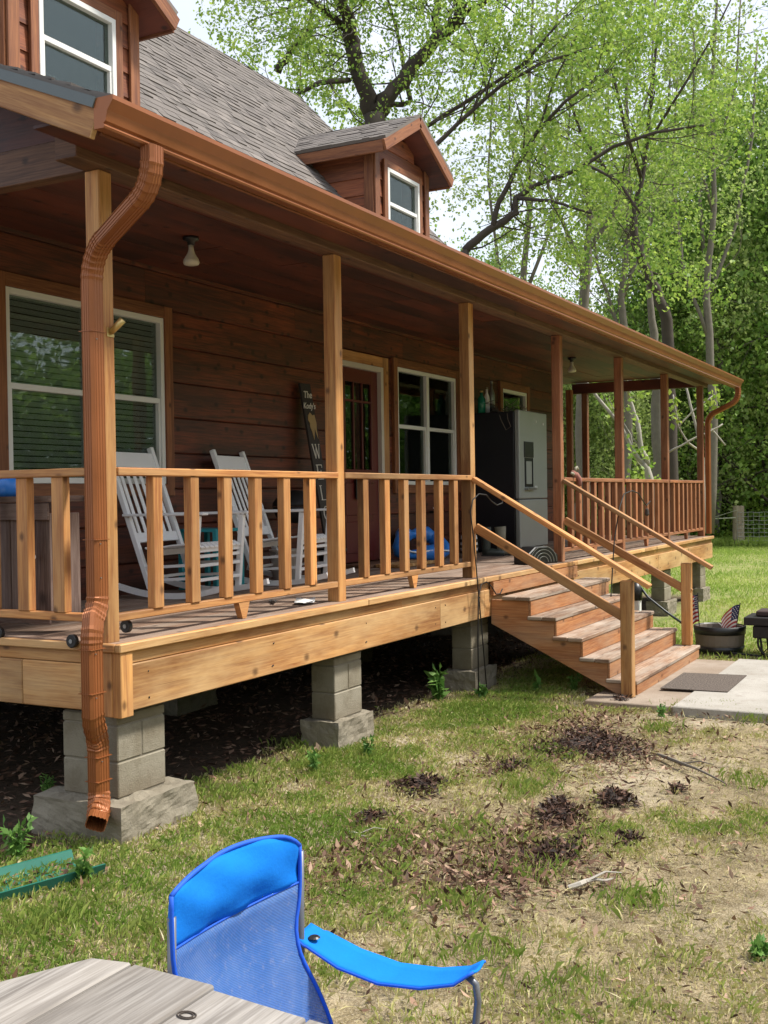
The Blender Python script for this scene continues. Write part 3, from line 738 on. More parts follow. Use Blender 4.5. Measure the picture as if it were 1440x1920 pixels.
# --- stairs
TX0, TX1 = 4.97, 7.48
TN = [(-.50, .883), (-.745, .706), (-.99, .53), (-1.235, .353), (-1.48, .177)]     # nosing y, tread top z
stp = [(-.095, .69), (-.095, .70)]
pf = [(-.095, .845), (-.465, .845)]
for i, (yn, zt) in enumerate(TN):
    pf.append((yn+.03, zt-.038)); 
    if i < 4: pf.append((yn+.03, TN[i+1][1]-.038))
pf += [(-1.45, .045), (-1.28, .045), (-.095, .62)]
pf = [pf[0]] + pf[2:]
stair = MB().extr(pf, (TX0+.035, 0, 0), Y3, Z3, X3, .042).build('staircase', 'stair_wood', house, bevel=.003)
MB().extr(pf, (TX1-.08, 0, 0), Y3, Z3, X3, .042).build('stringer', 'stair_wood', stair, bevel=.003)
MB().extr(pf, ((TX0+TX1)/2, 0, 0), Y3, Z3, X3, .04).build('stringer', 'stair_wood', stair)
for i, (yn, zt) in enumerate(TN):
    t = MB(); dx = random.uniform(-.01, .01)
    t.box(TX0+dx-.01, TX1+dx, yn, yn+.138, zt-.038, zt).box(TX0+dx+.005, TX1+dx-.02, yn+.144, yn+.285, zt-.038, zt-.001)
    t.build('tread', 'tread_wood', stair, bevel=.007)
    b0 = TN[i+1][1]+.002 if i < 4 else .045
    MB().box(TX0+.03, TX1-.03, yn+.027-.019, yn+.027, b0, zt-.040).build('riser', 'stair_wood', stair, bevel=.002)
MB().box(TX0+.02, TX1-.02, -.13, -.094, .885, 1.01).build('riser', 'stair_wood', stair)
def newel(x1, y0, z0): MB().box(x1-PW, x1, y0, y0+PW, z0, 1.06).build('newel_post', 'post_wood', stair, bevel=.006)
newel(4.955, -1.47, .03); newel(7.50, -1.40, .179)
for xa, xb, pe in ((4.83, 4.90, -1.62), (7.36, 7.45, -1.62)):
    s = (1.985-1.085)/(1.47-.0)
    MB().bar((xa+.01, -.005, 1.975), (xb+.005, pe, 1.965-(-pe)*.59), .09, .045).build('handrail', 'rail_wood', stair, bevel=.006)
    MB().bar((xa+.045, -.005, 1.525), (xb-.02, -1.40, 1.525-1.40*.56), .04, .085).build('mid_rail', 'rail_wood', stair, bevel=.006)
#@@THINGS
def on(px, py, z): return W(px, py, 2, z)
# ------------------------------------------------------------------ rocking chairs
def rocker():
    t = thing('rocking_chair', 'white wooden rocking chair nearest the downspout, in front of the big window', 'rocking chair', group='white rocking chairs on the porch')
    s = MB()
    for k in range(9):
        x = -.235 + k*.0588
        pts = [(-.27, .405), (-.22, .435), (.0, .42), (.2, .39), (.25, .40)]
        s.extr([(y, z) for y, z in pts]+[(y, z-.014) for y, z in pts[::-1]], (x-.022, 0, 0), Y3, Z3, X3, .044)
    s.box(-.27, .27, -.25, -.215, .36, .405).box(-.27, .27, .17, .205, .33, .375)
    s.build('seat', 'white_paint', t, bevel=.003)
    def by(z): return .20 + (z-.1)*.36
    b = MB()
    for x in (-.265, .265): b.bar((x, by(.08), .08), (x, by(1.20), 1.20), .038, .045, up=(0, 1, 0))
    b.bar((-.245, by(1.08), 1.09), (.245, by(1.08), 1.09), .022, .13, up=(0, .34, .94))
    b.bar((-.245, by(.47), .47), (.245, by(.47), .47), .022, .08, up=(0, .34, .94))
    for k in range(6):
        x = -.19 + k*.076; b.bar((x, by(.5), .5), (x, by(1.05), 1.04), .036, .012, up=(0, 1, 0))
    b.build('backrest', 'white_paint', t, bevel=.004)
    for x in (-.29, .29):
        r = MB(); pts = []
        for k in range(13):
            y = -.50 + k*1.06/12; pts.append((y, .006 + (y+.0)**2*.30))
        for k in range(12): r.bar((x, pts[k][0], pts[k][1]+.022), (x, pts[k+1][0]+.004, pts[k+1][1]+.022), .032, .044)
        r.build('rocker', 'white_paint', t)
        l = MB().bar((x, -.22, .05), (x, -.27, .64), .036, .045, up=(0, 1, 0)).build('leg', 'white_paint', t, bevel=.004)
        MB().bar((x, -.34, .655), (x*.98, .24+.17, .60+.05), .07, .02).build('armrest', 'white_paint', t, bevel=.005)
    g = MB()
    for x in (-.29, .29):
        for z in (.17, .27): g.bar((x, -.235, z), (x*.93, by(z)+.0, z-.03), .022, .022)
    for z in (.15, .26, .33): g.bar((-.28, -.24, z), (.28, -.24, z), .024, .024)
    g.bar((-.265, by(.18), .16), (.265, by(.18), .16), .022, .022)
    g.build('stretcher', 'white_paint', t)
    return t
rc = rocker(); rc.location = (2.40, 1.36, DK); rc.rotation_euler.z = R(4); rc.scale = (1.1, 1, 1)
rc2 = copy_tree(rc); rc2.location = (3.74, 1.32, DK); rc2.rotation_euler.z = R(9)
rc2['label'] = 'white wooden rocking chair right of the other one, toward the welcome sign'

# teal stand between the chairs
t = thing('side_table', 'small teal painted side table behind the white rocking chairs', 'side table', (3.05, 1.66, DK))
MB().box(-.2, .2, -.2, .2, .49, .515).build('tabletop', 'teal_paint', t, bevel=.003)
MB().box(-.18, .18, -.18, .18, .09, .115).build('shelf', 'teal_paint', t, bevel=.003)
for x in (-.18, .18):
    for y in (-.18, .18): MB().box(x-.018, x+.018, y-.018, y+.018, 0, .49).build('leg', 'teal_paint', t)
# bucket, kettle, pot
t = thing('bucket', 'white plastic bucket on the deck under the second rocking chair', 'bucket', (3.95, 1.50, DK))
MB().lathe([(.0, .0), (.11, 0), (.14, .28), (.146, .28), (.146, .295), (.135, .295), (.108, .02), (0, .02)], (0, 0, 0), 20).build('body', 'white_paint', t, smooth=True)
MB().tube([(.143*math.cos(a), .143*math.sin(a), .27-.09*math.sin(a*1.)*0-.12*math.sin(a)) for a in [PI*k/10 for k in range(11)]], .003, 5).build('handle', 'steel_grey', t)
t = thing('kettle_grill', 'black round kettle grill behind the second rocking chair', 'grill', (4.38, 1.66, DK))
MB().lathe([(.0, .52), (.10, .53), (.18, .58), (.21, .66), (.215, .68)], (0, 0, 0), 20).build('bowl', 'black_iron', t, smooth=True)
MB().lathe([(.216, .685), (.21, .72), (.15, .80), (.05, .835), (0, .84)], (0, 0, 0), 20).build('lid', 'black_iron', t, smooth=True)
for a in (0, 2.1, 4.2): MB().tube([(.15*math.cos(a), .15*math.sin(a), .56), (.22*math.cos(a), .22*math.sin(a), 0)], .011, 6).build('leg', 'steel_grey', t)
t = thing('plant_pot', 'empty black plastic pot on the deck right of the rocking chairs', 'plant pot', (4.62, 1.40, DK))
MB().lathe([(0, 0), (.10, 0), (.135, .24), (.15, .24), (.15, .27), (.13, .27), (.10, .03), (0, .03)], (0, 0, 0), 18).build('body', 'black_plastic', t, smooth=True)
MB().lathe([(0, .2), (.125, .2)], (0, 0, 0), 18).build('soil', 'soil', t)

# welcome sign
p0 = Vector((5.02, 1.60, DK)); p1 = Vector((4.97, 1.90, 2.98))
t = thing('welcome_sign', 'tall narrow dark plank sign with WELCOME in pale letters leaning on the log wall', 'sign', p0)
d = (p1-p0); L = d.length; d.normalize(); sx = X3 - d*d.dot(X3); sx.normalize(); nr = sx.cross(d)   # nr faces -y
if nr.y > 0: nr = -nr
MB().obox(d*L/2, d, sx, nr, L/2, .098, .012).build('board', 'sign_board', t, bevel=.002)
def glyph(m, strokes, c, w, h, th=.013):
    for (x0, y0), (x1, y1), k in strokes:
        a = c + sx*(x0-.5)*w + d*(y0-.5)*h; b_ = c + sx*(x1-.5)*w + d*(y1-.5)*h
        m.bar(a, b_, th*k, .004, up=nr)
G = {'W': [((.0,1),(.28,0),1.2),((.28,0),(.52,.95),.6),((.45,1),(.74,0),1.2),((.74,0),(1,1),.6),((-.1,1),(.12,1),.5),((.9,1),(1.1,1),.5),((.4,1),(.58,1),.5)],
     'E': [((.2,0),(.2,1),1.2),((.05,1),(.9,1),.55),((.05,0),(.95,0),.55),((.2,.52),(.7,.52),.55),((.9,1),(.9,.8),.6),((.95,0),(.95,.22),.6),((.7,.4),(.7,.64),.5)],
     'L': [((.2,0),(.2,1),1.2),((.05,1),(.4,1),.5),((.05,0),(.9,0),.55),((.9,0),(.92,.25),.6)],
     'C': [((.95,.8),(.75,.97),.6),((.75,.97),(.45,1),.6),((.45,1),(.18,.8),.9),((.18,.8),(.08,.5),1.2),((.08,.5),(.18,.2),1.2),((.18,.2),(.45,0),.9),((.45,0),(.78,.03),.6),((.78,.03),(.97,.2),.6),((.95,.8),(.95,1),.5)],
     'O': [((.5,1),(.82,.85),.6),((.82,.85),(.95,.5),1.1),((.95,.5),(.82,.15),1.1),((.82,.15),(.5,0),.6),((.5,0),(.18,.15),.6),((.18,.15),(.05,.5),1.1),((.05,.5),(.18,.85),1.1),((.18,.85),(.5,1),.6)],
     'M': [((.1,0),(.1,1),.7),((.1,1),(.5,.05),1.1),((.5,.05),(.9,1),.6),((.9,1),(.9,0),1.2),((.0,0),(.22,0),.5),((.78,0),(1.05,0),.5),((0,1),(.15,1),.5),((.85,1),(1.05,1),.5)]}
lm = MB()
for k, ch in enumerate('WELCOME'): glyph(lm, G[ch], d*(L-.70-.212*k) + nr*.015, .125, .145)
lm.build('lettering', 'sign_letter', t)
def text_mesh(s, size, mat, name, par, pos, xa, ya, shear=.3):
    cu = D.curves.new('t', 'FONT'); cu.body = s; cu.size = size; cu.align_x = 'CENTER'; cu.shear = shear; cu.extrude = .001; cu.offset = .0015
    ob = D.objects.new('t', cu); COL.objects.link(ob); dg = bpy.context.evaluated_depsgraph_get()
    me = D.meshes.new_from_object(ob.evaluated_get(dg)); D.objects.remove(ob)
    z = xa.cross(ya); me.transform(Matrix((xa, ya, z)).transposed().to_4x4()); me.materials.clear(); me.materials.append(MT[mat])
    o = D.objects.new(name, me); COL.objects.link(o); o.parent = par; o.location = pos; return o
text_mesh('The', .10, 'sign_letter', 'lettering', t, d*(L-.15)+nr*.016, sx, d)
text_mesh("Kody's", .085, 'sign_letter', 'lettering', t, d*(L-.26)+nr*.016, sx, d)
fg = MB(); fz = L-.45
poly = [(-.05, .12), (-.01, .15), (.03, .12), (.07, .13), (.085, .04), (.07, -.03), (.075, -.12), (.05, -.06), (.035, -.01), (.02, -.06), (-.005, -.13), (-.02, -.05), (-.045, .0), (-.04, .04), (-.065, .07)]
b0 = len(fg.v)
for q in (.013, .018):
    for u, v in poly: fg.v.append(d*(fz+v) + sx*u + nr*q)
n_ = len(poly); fg.face(tuple(range(n_, 2*n_)), [(0, 0)]*n_); fg.face(tuple(range(n_))[::-1], [(0, 0)]*n_)
for k in range(n_): fg.face((k, (k+1) % n_, n_+(k+1) % n_, n_+k), [(0, 0)]*4)
fg.build('figure', 'sign_figure', t)

# door picture
t = thing('door_plaque', 'small black framed plaque with a pale house picture on the red door', 'plaque', (6.17, yw-.035, 1.93))
MB().box(-.09, .09, -.012, .0, -.13, .13).build('frame', 'black_plastic', t, bevel=.003)
MB().box(-.065, .065, -.018, -.0125, -.10, .07).build('picture', 'paper', t)
MB().extr([(-.035, -.08), (.035, -.08), (.035, -.02), (0, .03), (-.035, -.02)], (0, -.021, 0), X3, Z3, Y3, .002).build('house_shape', 'steel_grey', t)
MB().extr([(-.05, .085), (.05, .085), (.02, .118), (-.02, .118)], (0, -.02, 0), X3, Z3, Y3, .006).build('cap', 'paper', t)

# porch lights
def plight(x, y, lab):
    t = thing('ceiling_light', lab, 'ceiling light', (x, y, 3.785), group='bare bulbs under the porch ceiling')
    MB().lathe([(0, 0), (.06, 0), (.06, -.022), (.03, -.035), (.028, -.06), (0, -.06)], (0, 0, 0), 16).build('socket', 'black_plastic', t, smooth=True)
    MB().lathe([(.018, -.06), (.02, -.095), (.028, -.12), (.055, -.165), (.062, -.188), (.055, -.205), (.03, -.212), (0, -.213)], (0, 0, 0), 20).build('bulb', 'bulb_white', t, smooth=True)
plight(2.05, 1.05, 'white flood bulb hanging from the dark ceiling near the first post')
plight(10.9, 1.05, 'white bulb on the ceiling at the far end beyond the refrigerator')

# bracket on the corner post
t = thing('flag_bracket', 'small brass flagpole bracket screwed to the corner post', 'bracket', (-.035, -.001, 2.74))
MB().box(-.028, .028, -.004, 0, -.03, .02).build('plate', 'brass', t, bevel=.001)
MB().tube([(-.0, -.004, -.005), (.012, -.04, .03), (.022, -.07, .06)], [.017, .019, .02], 10).build('holder', 'brass', t, smooth=True)

# ------------------------------------------------------------------ refrigerator
fx0, fx1, fy0, fz0, fz1 = 9.02, 10.08, 1.15, DK+.03, 2.93
t = thing('refrigerator', 'tall dark refrigerator with grey steel front and water dispenser on the porch', 'refrigerator', (fx0, fy0, DK))
h = fz1-DK; w = fx1-fx0
MB().box(0, w, .075, .78, .03, h-.02).build('cabinet', 'fridge_dark', t, bevel=.006)
zs = .70
ud = MB().box(0.005, w-.005, .0, .07, zs+.006, h).build('door', 'fridge_steel', t, bevel=.012)
ld = MB().box(0.005, w-.005, .0, .07, .06, zs-.006).build('drawer', 'fridge_steel', t, bevel=.012)
di = MB(); di.box(.16, .50, -.012, .001, 1.25, 1.46).build('dispenser_panel', 'black_plastic', ud, bevel=.004)
dd = MB(); dd.box(.18, .20, -.01, .001, .86, 1.245).box(.46, .48, -.01, .001, .86, 1.245).box(.2, .46, -.004, .002, .86, 1.245)
dd.build('dispenser_niche', 'fridge_dark', ud, bevel=.003)
MB().box(.23, .43, -.007, -.0045, .90, 1.2).build('dispenser_back', 'fridge_steel', ud)
MB().box(.17, .50, -.05, .001, .82, .85).build('drip_tray', 'steel_grey', ud, bevel=.003)
mg = MB()
for x, z in ((.56, .86), (.62, .86), (.62, 1.80-.06), (.9, 1.72)): mg.lathe([(0, 0), (.014, 0)], (x, 0, z), 8) if 0 else mg.box(x-.013, x+.013, -.006, .0, z-.016, z+.016)
mg.build('magnet', 'paper', ud)
for x in (.08, w-.08):
    for y in (.12, .70): MB().box(x-.03, x+.03, y-.03, y+.03, 0, .03).build('foot', 'black_plastic', t)
def bottle(px, ytop, lab, mat, r, hh, cap='brass'):
    b = on(px, 772, fz1-.02); 
    x = W(px, 768, 1, 1.70).x; t = thing('bottle', lab, 'bottle', (x, 1.70, fz1-.02))
    MB().lathe([(0, 0), (r, 0), (r, hh*.62), (r*.4, hh*.78), (r*.38, hh*.92)], (0, 0, 0), 12).build('body', mat, t, smooth=True)
    MB().lathe([(r*.45, hh*.92), (r*.45, hh), (0, hh)], (0, 0, 0), 10).build('cap', cap, t, smooth=True)
bottle(903, 752, 'green bottle with brown cap, leftmost on top of the refrigerator', 'green_glass', .055, .30)
bottle(913, 745, 'slim pale bottle between the green one and the tall spray can on the refrigerator', 'white_paint', .04, .36, 'tan_boot')
bottle(922, 740, 'tall steel can, rightmost of the bottles on the refrigerator', 'steel_grey', .045, .46, 'steel_grey')
t = thing('wire_wreath', 'tangle of bare wire and dried twigs draped over the refrigerator top', 'wreath', (fx0+.12, 1.45, fz1-.02))
wm = MB()
for k in range(16):
    a = random.uniform(0, 6.28); p = Vector((random.uniform(-.02, .3), random.uniform(-.2, .2), .02)); pts = [p]
    for j in range(6): p = p + Vector((random.uniform(-.09, .1), random.uniform(-.09, .09), random.uniform(-.05, .06))); p.z = max(p.z, .015) if p.x > -.1 else p.z; pts.append(p.copy())
    wm.tube(pts, .005, 5)
wm.tube([(0, -.1, .04), (-.1, -.12, .05), (-.135, -.15, -.1), (-.13, -.19, -.2), (-.13, -.12, -.24), (-.13, -.05, -.1), (-.1, 0, .03)], .006, 5)
wm.build('strands', 'bark_grey', t)
MB().box(.2, .62, -.1, .1, .0, .02).build('cloth', 'cloth_brown', t)

def boot(x, y, rz, mat, lab):
    t = thing('rubber_boot', lab, 'boot', (x, y, DK), rz, group='rubber boots beside the refrigerator')
    m = MB(); m.tube([(0, 0, .03), (0, 0, .10), (0, .0, .22), (0, 0.01, .36)], [.052, .054, .062, .075], 14); m.build('shaft', mat, t, smooth=True)
    f = MB(); f.tube([(0, .05, .045), (0, -.02, .05), (0, -.12, .045), (0, -.20, .035), (0, -.225, .03)], [.04, .052, .046, .038, .02], 12); f.build('foot', mat, t, smooth=True)
    MB().extr([(-.045, .06), (.045, .06), (.05, -.15), (.03, -.225), (-.03, -.225), (-.05, -.15)], (0, 0, 0), X3, Y3, Z3, .018).build('sole', 'black_plastic', t)
boot(8.22, 1.30, R(20), 'rubber_boot', 'dark green rubber boot, left of the pair beside the refrigerator')
boot(8.42, 1.18, R(35), 'tan_boot', 'tan topped rubber boot, right of the pair beside the refrigerator')
t = thing('jar', 'white and black patterned jar on the deck left of the boots', 'jar', (7.92, 1.4, DK))
MB().lathe([(0, 0), (.09, 0), (.11, .12), (.10, .26), (.07, .30)], (0, 0, 0), 16).build('body', 'paper', t, smooth=True)
bd = MB(); [bd.lathe([(.112-.004*k*0, z), (.113, z+.02), (.111, z+.035)], (0, 0, 0), 16) for k, z in enumerate((.05, .12, .19))]; bd.build('band', 'black_plastic', t)
MB().lathe([(.075, .30), (.078, .33), (0, .34)], (0, 0, 0), 14).build('lid', 'black_plastic', t)
# dolly under / beside fridge
q = on(1012, 1058, DK)
t = thing('floor_fan', 'low black floor fan with pale curved guard wires in front of the refrigerator', 'fan', (q.x+.1, q.y+.08, DK), R(-20))
MB().extr([(-.26, .0), (.26, 0), (.26, .09), (.1, .19), (-.12, .19), (-.26, .1)], (0, -.1, 0), X3, Z3, Y3, .2).build('housing', 'black_plastic', t, bevel=.01)
gw = MB()
for r_ in (.05, .08, .11, .14): gw.tube([(r_*math.cos(a)*1.6, -.11, .02+r_*math.sin(a)*1.25) for a in [PI*k/12 for k in range(13)]], .004, 5)
gw.build('guard', 'steel_grey', t)
MB().lathe([(0, 0), (.03, 0), (.03, .03), (0, .03)], (-.2, -.14, 0.0), 10).build('caster', 'white_paint', t)

# blue float ring
t = thing('pool_float', 'deflating blue ring float with white and yellow piping leaning on the log wall', 'pool float', (7.08, 1.58, DK), R(-12))
fm = MB(); ring = []; n_ = 22
for k in range(n_+1):
    a = 2*PI*k/n_ + .3; ring.append(Vector((.37*math.cos(a), .10+.06*math.sin(a*2)+.16*math.sin(a), .20+.13*math.sin(a)+.03*math.sin(3*a))))
fm.tube(ring, [.075+.025*math.sin(k*1.3) for k in range(n_)]+[.075], 12, cap=False); fm.build('ring', 'blue_plastic', t, smooth=True)
for off, mat in ((.078, 'yellow_plastic'), (.10, 'white_paint')):
    MB().tube([p + Vector((0, -off*.8, .03)) for p in ring[6:19]], .010, 6).build('piping', mat, t)
t = thing('bottle', 'beige plastic jug on the deck behind the blue ring float', 'jug', (7.55, 1.62, DK))
MB().lathe([(0, 0), (.07, 0), (.075, .2), (.04, .27), (.04, .31)], (0, 0, 0), 14).build('body', 'tan_boot', t, smooth=True)
MB().lathe([(.045, .31), (.045, .34), (0, .34)], (0, 0, 0), 12).build('cap', 'paper', t)
t = thing('wall_tap', 'small dark metal tap on the log wall above the blue float', 'tap', (7.98, WY-.045, 1.62))
MB().tube([(0, 0, 0), (0, -.07, 0), (0, -.11, -.02), (0, -.12, -.06)], .018, 8).build('spout', 'black_iron', t)
MB().tube([(-.03, -.07, .05), (.03, -.07, .05)], .012, 8).tube([(0, -.07, 0), (0, -.07, .05)], .008, 6).build('handle', 'white_paint', t)

# things lying on the deck
q = on(572, 1131, DK)
t = thing('paper_sheet', 'crumpled white sheet lying on the deck boards behind the bottom rail', 'paper', (q.x, q.y, DK+.004), R(30))
V = []; F = []; nx, ny = 9, 5
for i in range(nx):
    for j in range(ny): V.append((-.17+i*.0425, -.07+j*.035, .012+.012*math.sin(i*1.1)*math.cos(j*1.7)+.008*random.random()))
for i in range(nx-1):
    for j in range(ny-1): F.append((i*ny+j, (i+1)*ny+j, (i+1)*ny+j+1, i*ny+j+1))
o = fast_mesh('sheet', np.array(V), np.array(F), 'paper', None, t); o.modifiers.new('s', 'SOLIDIFY').thickness = .002
q = on(512, 1131, DK)
t = thing('hand_trowel', 'small hand trowel with dark handle lying on the deck left of the paper', 'trowel', (q.x, q.y, DK+.012), R(35))
MB().tube([(-.12, 0, .006), (-.02, 0, .006)], .013, 8).build('handle', 'bark_dark', t)
MB().extr([(-.02, -.006), (.03, -.03), (.10, -.025), (.14, 0), (.10, .025), (.03, .03), (-.02, .006)], (0, 0, 0), X3, Y3, Z3, .003).build('blade', 'steel_grey', t)
# cloth on the rail
t = thing('work_glove', 'brown and white work glove slung over the far porch rail', 'glove', (7.78, .02, RT))
gm_ = MB()
gm_.tube([(-.06, -.05, .02), (-.03, -.02, .05), (.02, .0, .05), (.06, -.02, .03), (.07, -.06, -.02), (.07, -.065, -.10)], [.02, .035, .04, .038, .03, .02], 10)
gm_.build('palm', 'cloth_brown', t, smooth=True)
g2 = MB(); g2.tube([(-.05, -.03, .03), (-.11, -.03, .05), (-.15, -.03, .045)], [.022, .018, .012], 8); g2.tube([(-.02, -.03, .07), (.0, -.04, .11), (.03, -.04, .12), (.06, -.05, .09)], [.02, .02, .018, .014], 8)
g2.build('finger', 'tan_boot', t, smooth=True)

# ------------------------------------------------------------------ cart with wheels behind the left rail
cy0 = W(143, 1000, 0, .28).y; cy1 = cy0+1.1
t = thing('cooler_cart', 'weathered grey brown plank cooler cart behind the left porch rail', 'cart', (.07, cy0, DK))
pl = MB(); y = .0
while y < 1.1: pl.box(0, .02, y+.003, min(1.1, y+.155), .10, .70); y += .158
pl.box(.02, .24, .0, .02, .10, .70)
pl.build('planks', 'weathered_wood', t, bevel=.003)
MB().box(-.018, -.001, 0, 1.1, .66, .76).box(-.018, -.001, 0, 1.1, .06, .12).build('frame', 'weathered_wood', t, bevel=.004)
MB().box(-.03, .26, -.02, 1.12, .765, .80).build('lid', 'weathered_wood', t, bevel=.004)
for x, y in ((.20, .95), (.04, 1.02)):
    wv = MB(); wv.tube([(x-.012, y, .036), (x+.012, y, .036)], .036, 18); wv.build('wheel', 'black_plastic', t)
MB().tube([(-.03, .1, .45), (-.045, .1, .45)], .016, 10).build('knob', 'white_paint', t)
def caster(px, py, lab, off):
    q = W(px, py, 0, off)
    t = thing('caster_wheel', lab, 'wheel', (off, q.y, q.z), 0, group='loose black caster wheels on the deck')
    MB().tube([(-.014, 0, 0), (.014, 0, 0)], .037, 20).build('tyre', 'black_plastic', t, bevel=.004)
    MB().tube([(-.017, 0, 0), (.017, 0, 0)], .012, 12).build('hub', 'steel_grey', t)
caster(136, 1202, 'black caster wheel at the deck edge just left of the copper downspout', -.155)
caster(237, 1174, 'black caster wheel on the deck just right of the corner post', .16)
caster(-2, 1187, 'black caster wheel at the left edge of the picture on the deck', -.12)
q = W(18, 905, 0, .2)
t = thing('jug', 'bright blue jug with white cap standing on the weathered cart', 'jug', (.2, q.y, DK+.80))
MB().lathe([(0, 0), (.07, 0), (.08, .03), (.075, .09), (.03, .125)], (0, 0, 0), 16).build('body', 'blue_plastic', t, smooth=True)
MB().lathe([(.032, .125), (.032, .15), (0, .152)], (0, 0, 0), 12).build('cap', 'white_paint', t)

# ------------------------------------------------------------------ shepherd hooks and hose
t = thing('shepherd_hook', 'thin black double shepherd hook standing at the third post beside the steps', 'plant hook', (4.80, -.17, 0))
def rel(px, py, y=-.17, o=(4.80, -.17, 0)): return W(px, py, 1, y)-Vector(o)
m1 = MB().tube([rel(915, 1320), rel(905, 1200), rel(888, 1010), rel(882, 960), rel(886, 938), rel(898, 926), rel(912, 928), rel(922, 940), rel(932, 947), rel(942, 943), rel(941, 933)], .006, 7)
m1.build('rod', 'black_iron', t, smooth=True)
MB().tube([rel(898, 1318), rel(896, 1200), rel(897, 1120), rel(902, 1096), rel(912, 1091), rel(922, 1100), rel(930, 1114), rel(938, 1113), rel(942, 1104)], .006, 7).build('rod', 'black_iron', t, smooth=True)
o2 = (7.75, -.62, 0)
t = thing('shepherd_hook', 'thin black shepherd hook with a small dark feeder beyond the steps', 'plant hook', o2)
r2 = lambda px, py: rel(px, py, -.62, o2)
MB().tube([r2(1143, 1180), r2(1146, 1108), r2(1152, 1010), r2(1162, 950), r2(1170, 926), r2(1185, 920), r2(1197, 925), r2(1206, 940), r2(1212, 948), r2(1219, 940)], .007, 7).build('rod', 'black_iron', t, smooth=True)
fc = r2(1213, 952); MB().lathe([(0, 0), (.02, -.02), (.028, -.08), (.01, -.10), (0, -.10)], fc, 10).build('feeder', 'bark_dark', t)
p = W(1192, 1092, 0, 7.9)
t = thing('water_pump', 'small black pump with pale base beside the steps under the handrail', 'pump', (p.x, p.y, 0))
MB().box(-.05, .05, -.05, .05, 0, .60).build('stand', 'white_vinyl', t, bevel=.004)
MB().lathe([(0, .60), (.07, .60), (.075, .72), (.04, .80), (0, .80)], (0, 0, 0), 14).build('body', 'black_plastic', t, smooth=True)
t2 = tag(MB().tube([p+Vector((0, 0, .02)), W(1215, 1120, 0, 7.9), W(1250, 1148, 0, 7.9), W(1290, 1176, 0, 7.9)], .014, 8).build('hose', 'hose_black', None, smooth=True), 'black hose stretched from the pump down behind the stair post', 'hose')

# ------------------------------------------------------------------ barrel planter with flags
bc = on(1350, 1226, 0)
t = thing('barrel_planter', 'half barrel planter with dark rim beside the bottom step', 'planter', bc)
MB().lathe([(0, 0), (.225, 0), (.262, .12), (.272, .25), (.272, .31), (.25, .31), (.245, .20), (0, .20)], (0, 0, 0), 24).build('staves', 'barrel_wood', t)
MB().lathe([(.278, .235), (.285, .32), (.268, .325), (.262, .24)], (0, 0, 0), 28).build('rim', 'black_plastic', t, smooth=True)
MB().lathe([(.238, .03), (.26, .10), (.266, .10), (.246, .03)], (0, 0, 0), 28).build('hoop', 'black_plastic', t, smooth=True)
MB().lathe([(0, .235), (.244, .235)], (0, 0, 0), 24).build('soil', 'soil', t)
tg = MB()
for k in range(5):
    a = random.uniform(0, 6.28); tg.tube([(.03, -.05, .23), (.03+.07*math.cos(a), -.05+.07*math.sin(a), .33), (.03+.13*math.cos(a), -.05+.12*math.sin(a), .36)], .004, 5)
tg.build('dry_stems', 'paper', t)
def flag(base, tip, out, lab, w, sag):
    base = Vector(base); tip = Vector(tip)
    t = thing('stick_flag', lab, 'flag', base, 0, group='small striped flags in the barrel'); tip = tip-base
    MB().tube([Vector((0, 0, 0)), tip], .005, 6).build('stick', 'black_plastic' if sag else 'paper', t)
    ns, nt = 13, 14; u = tip.normalized(); H = .30; o = Vector(out).normalized()
    V = []; F = []; mi = []
    for i in range(ns+1):
        for j in range(nt+1):
            s_ = i/ns; q = j/nt
            p = tip - u*(.02+H*s_)
            p = p + o*(w*q*(1-.25*s_)) + Vector((0, 0, -sag*q*q)) + Vector((o.y, -o.x, 0))*.025*math.sin(q*9+s_*3)*q
            V.append(p)
    m = MB(); m.v = V
    for i in range(ns):
        for j in range(nt):
            m.cur = 0 if i % 2 == 0 else 1
            if i < 7 and j < 6: m.cur = 2
            a = i*(nt+1)+j; m.face((a, a+1, a+nt+2, a+nt+1), [(0, 0)]*4)
    cl = m.build('cloth', ['flag_red', 'flag_white', 'flag_blue'], t, smooth=True)
    st = MB()
    for i in range(1, 7):
        for j in range(1, 6):
            if (i+j) % 2 == 0:
                c = V[i*(nt+1)+j]
                for sg in (.004, -.004): 
                    nv = Vector((o.y, -o.x, 0)).normalized()*sg; r_ = .0065
                    b0 = len(st.v); st.v += [c+nv+u*r_, c+nv+o*r_, c+nv-u*r_, c+nv-o*r_]; st.face((b0, b0+1, b0+2, b0+3), [(0, 0)]*4)
    st.build('stars', 'flag_white', cl)
b = Vector(bc)
flag(W(1312, 1190, 0, b.x), W(1308, 1112, 0, b.x), (-.1, .9, 0), 'small striped flag upright in the left of the barrel', .10, .05)
flag(W(1378, 1192, 0, b.x-.1), W(1388, 1130, 0, b.x-.1), (-.3, .9, 0), 'small striped flag leaning right in the barrel with its cloth draped over the rim', .20, .16)

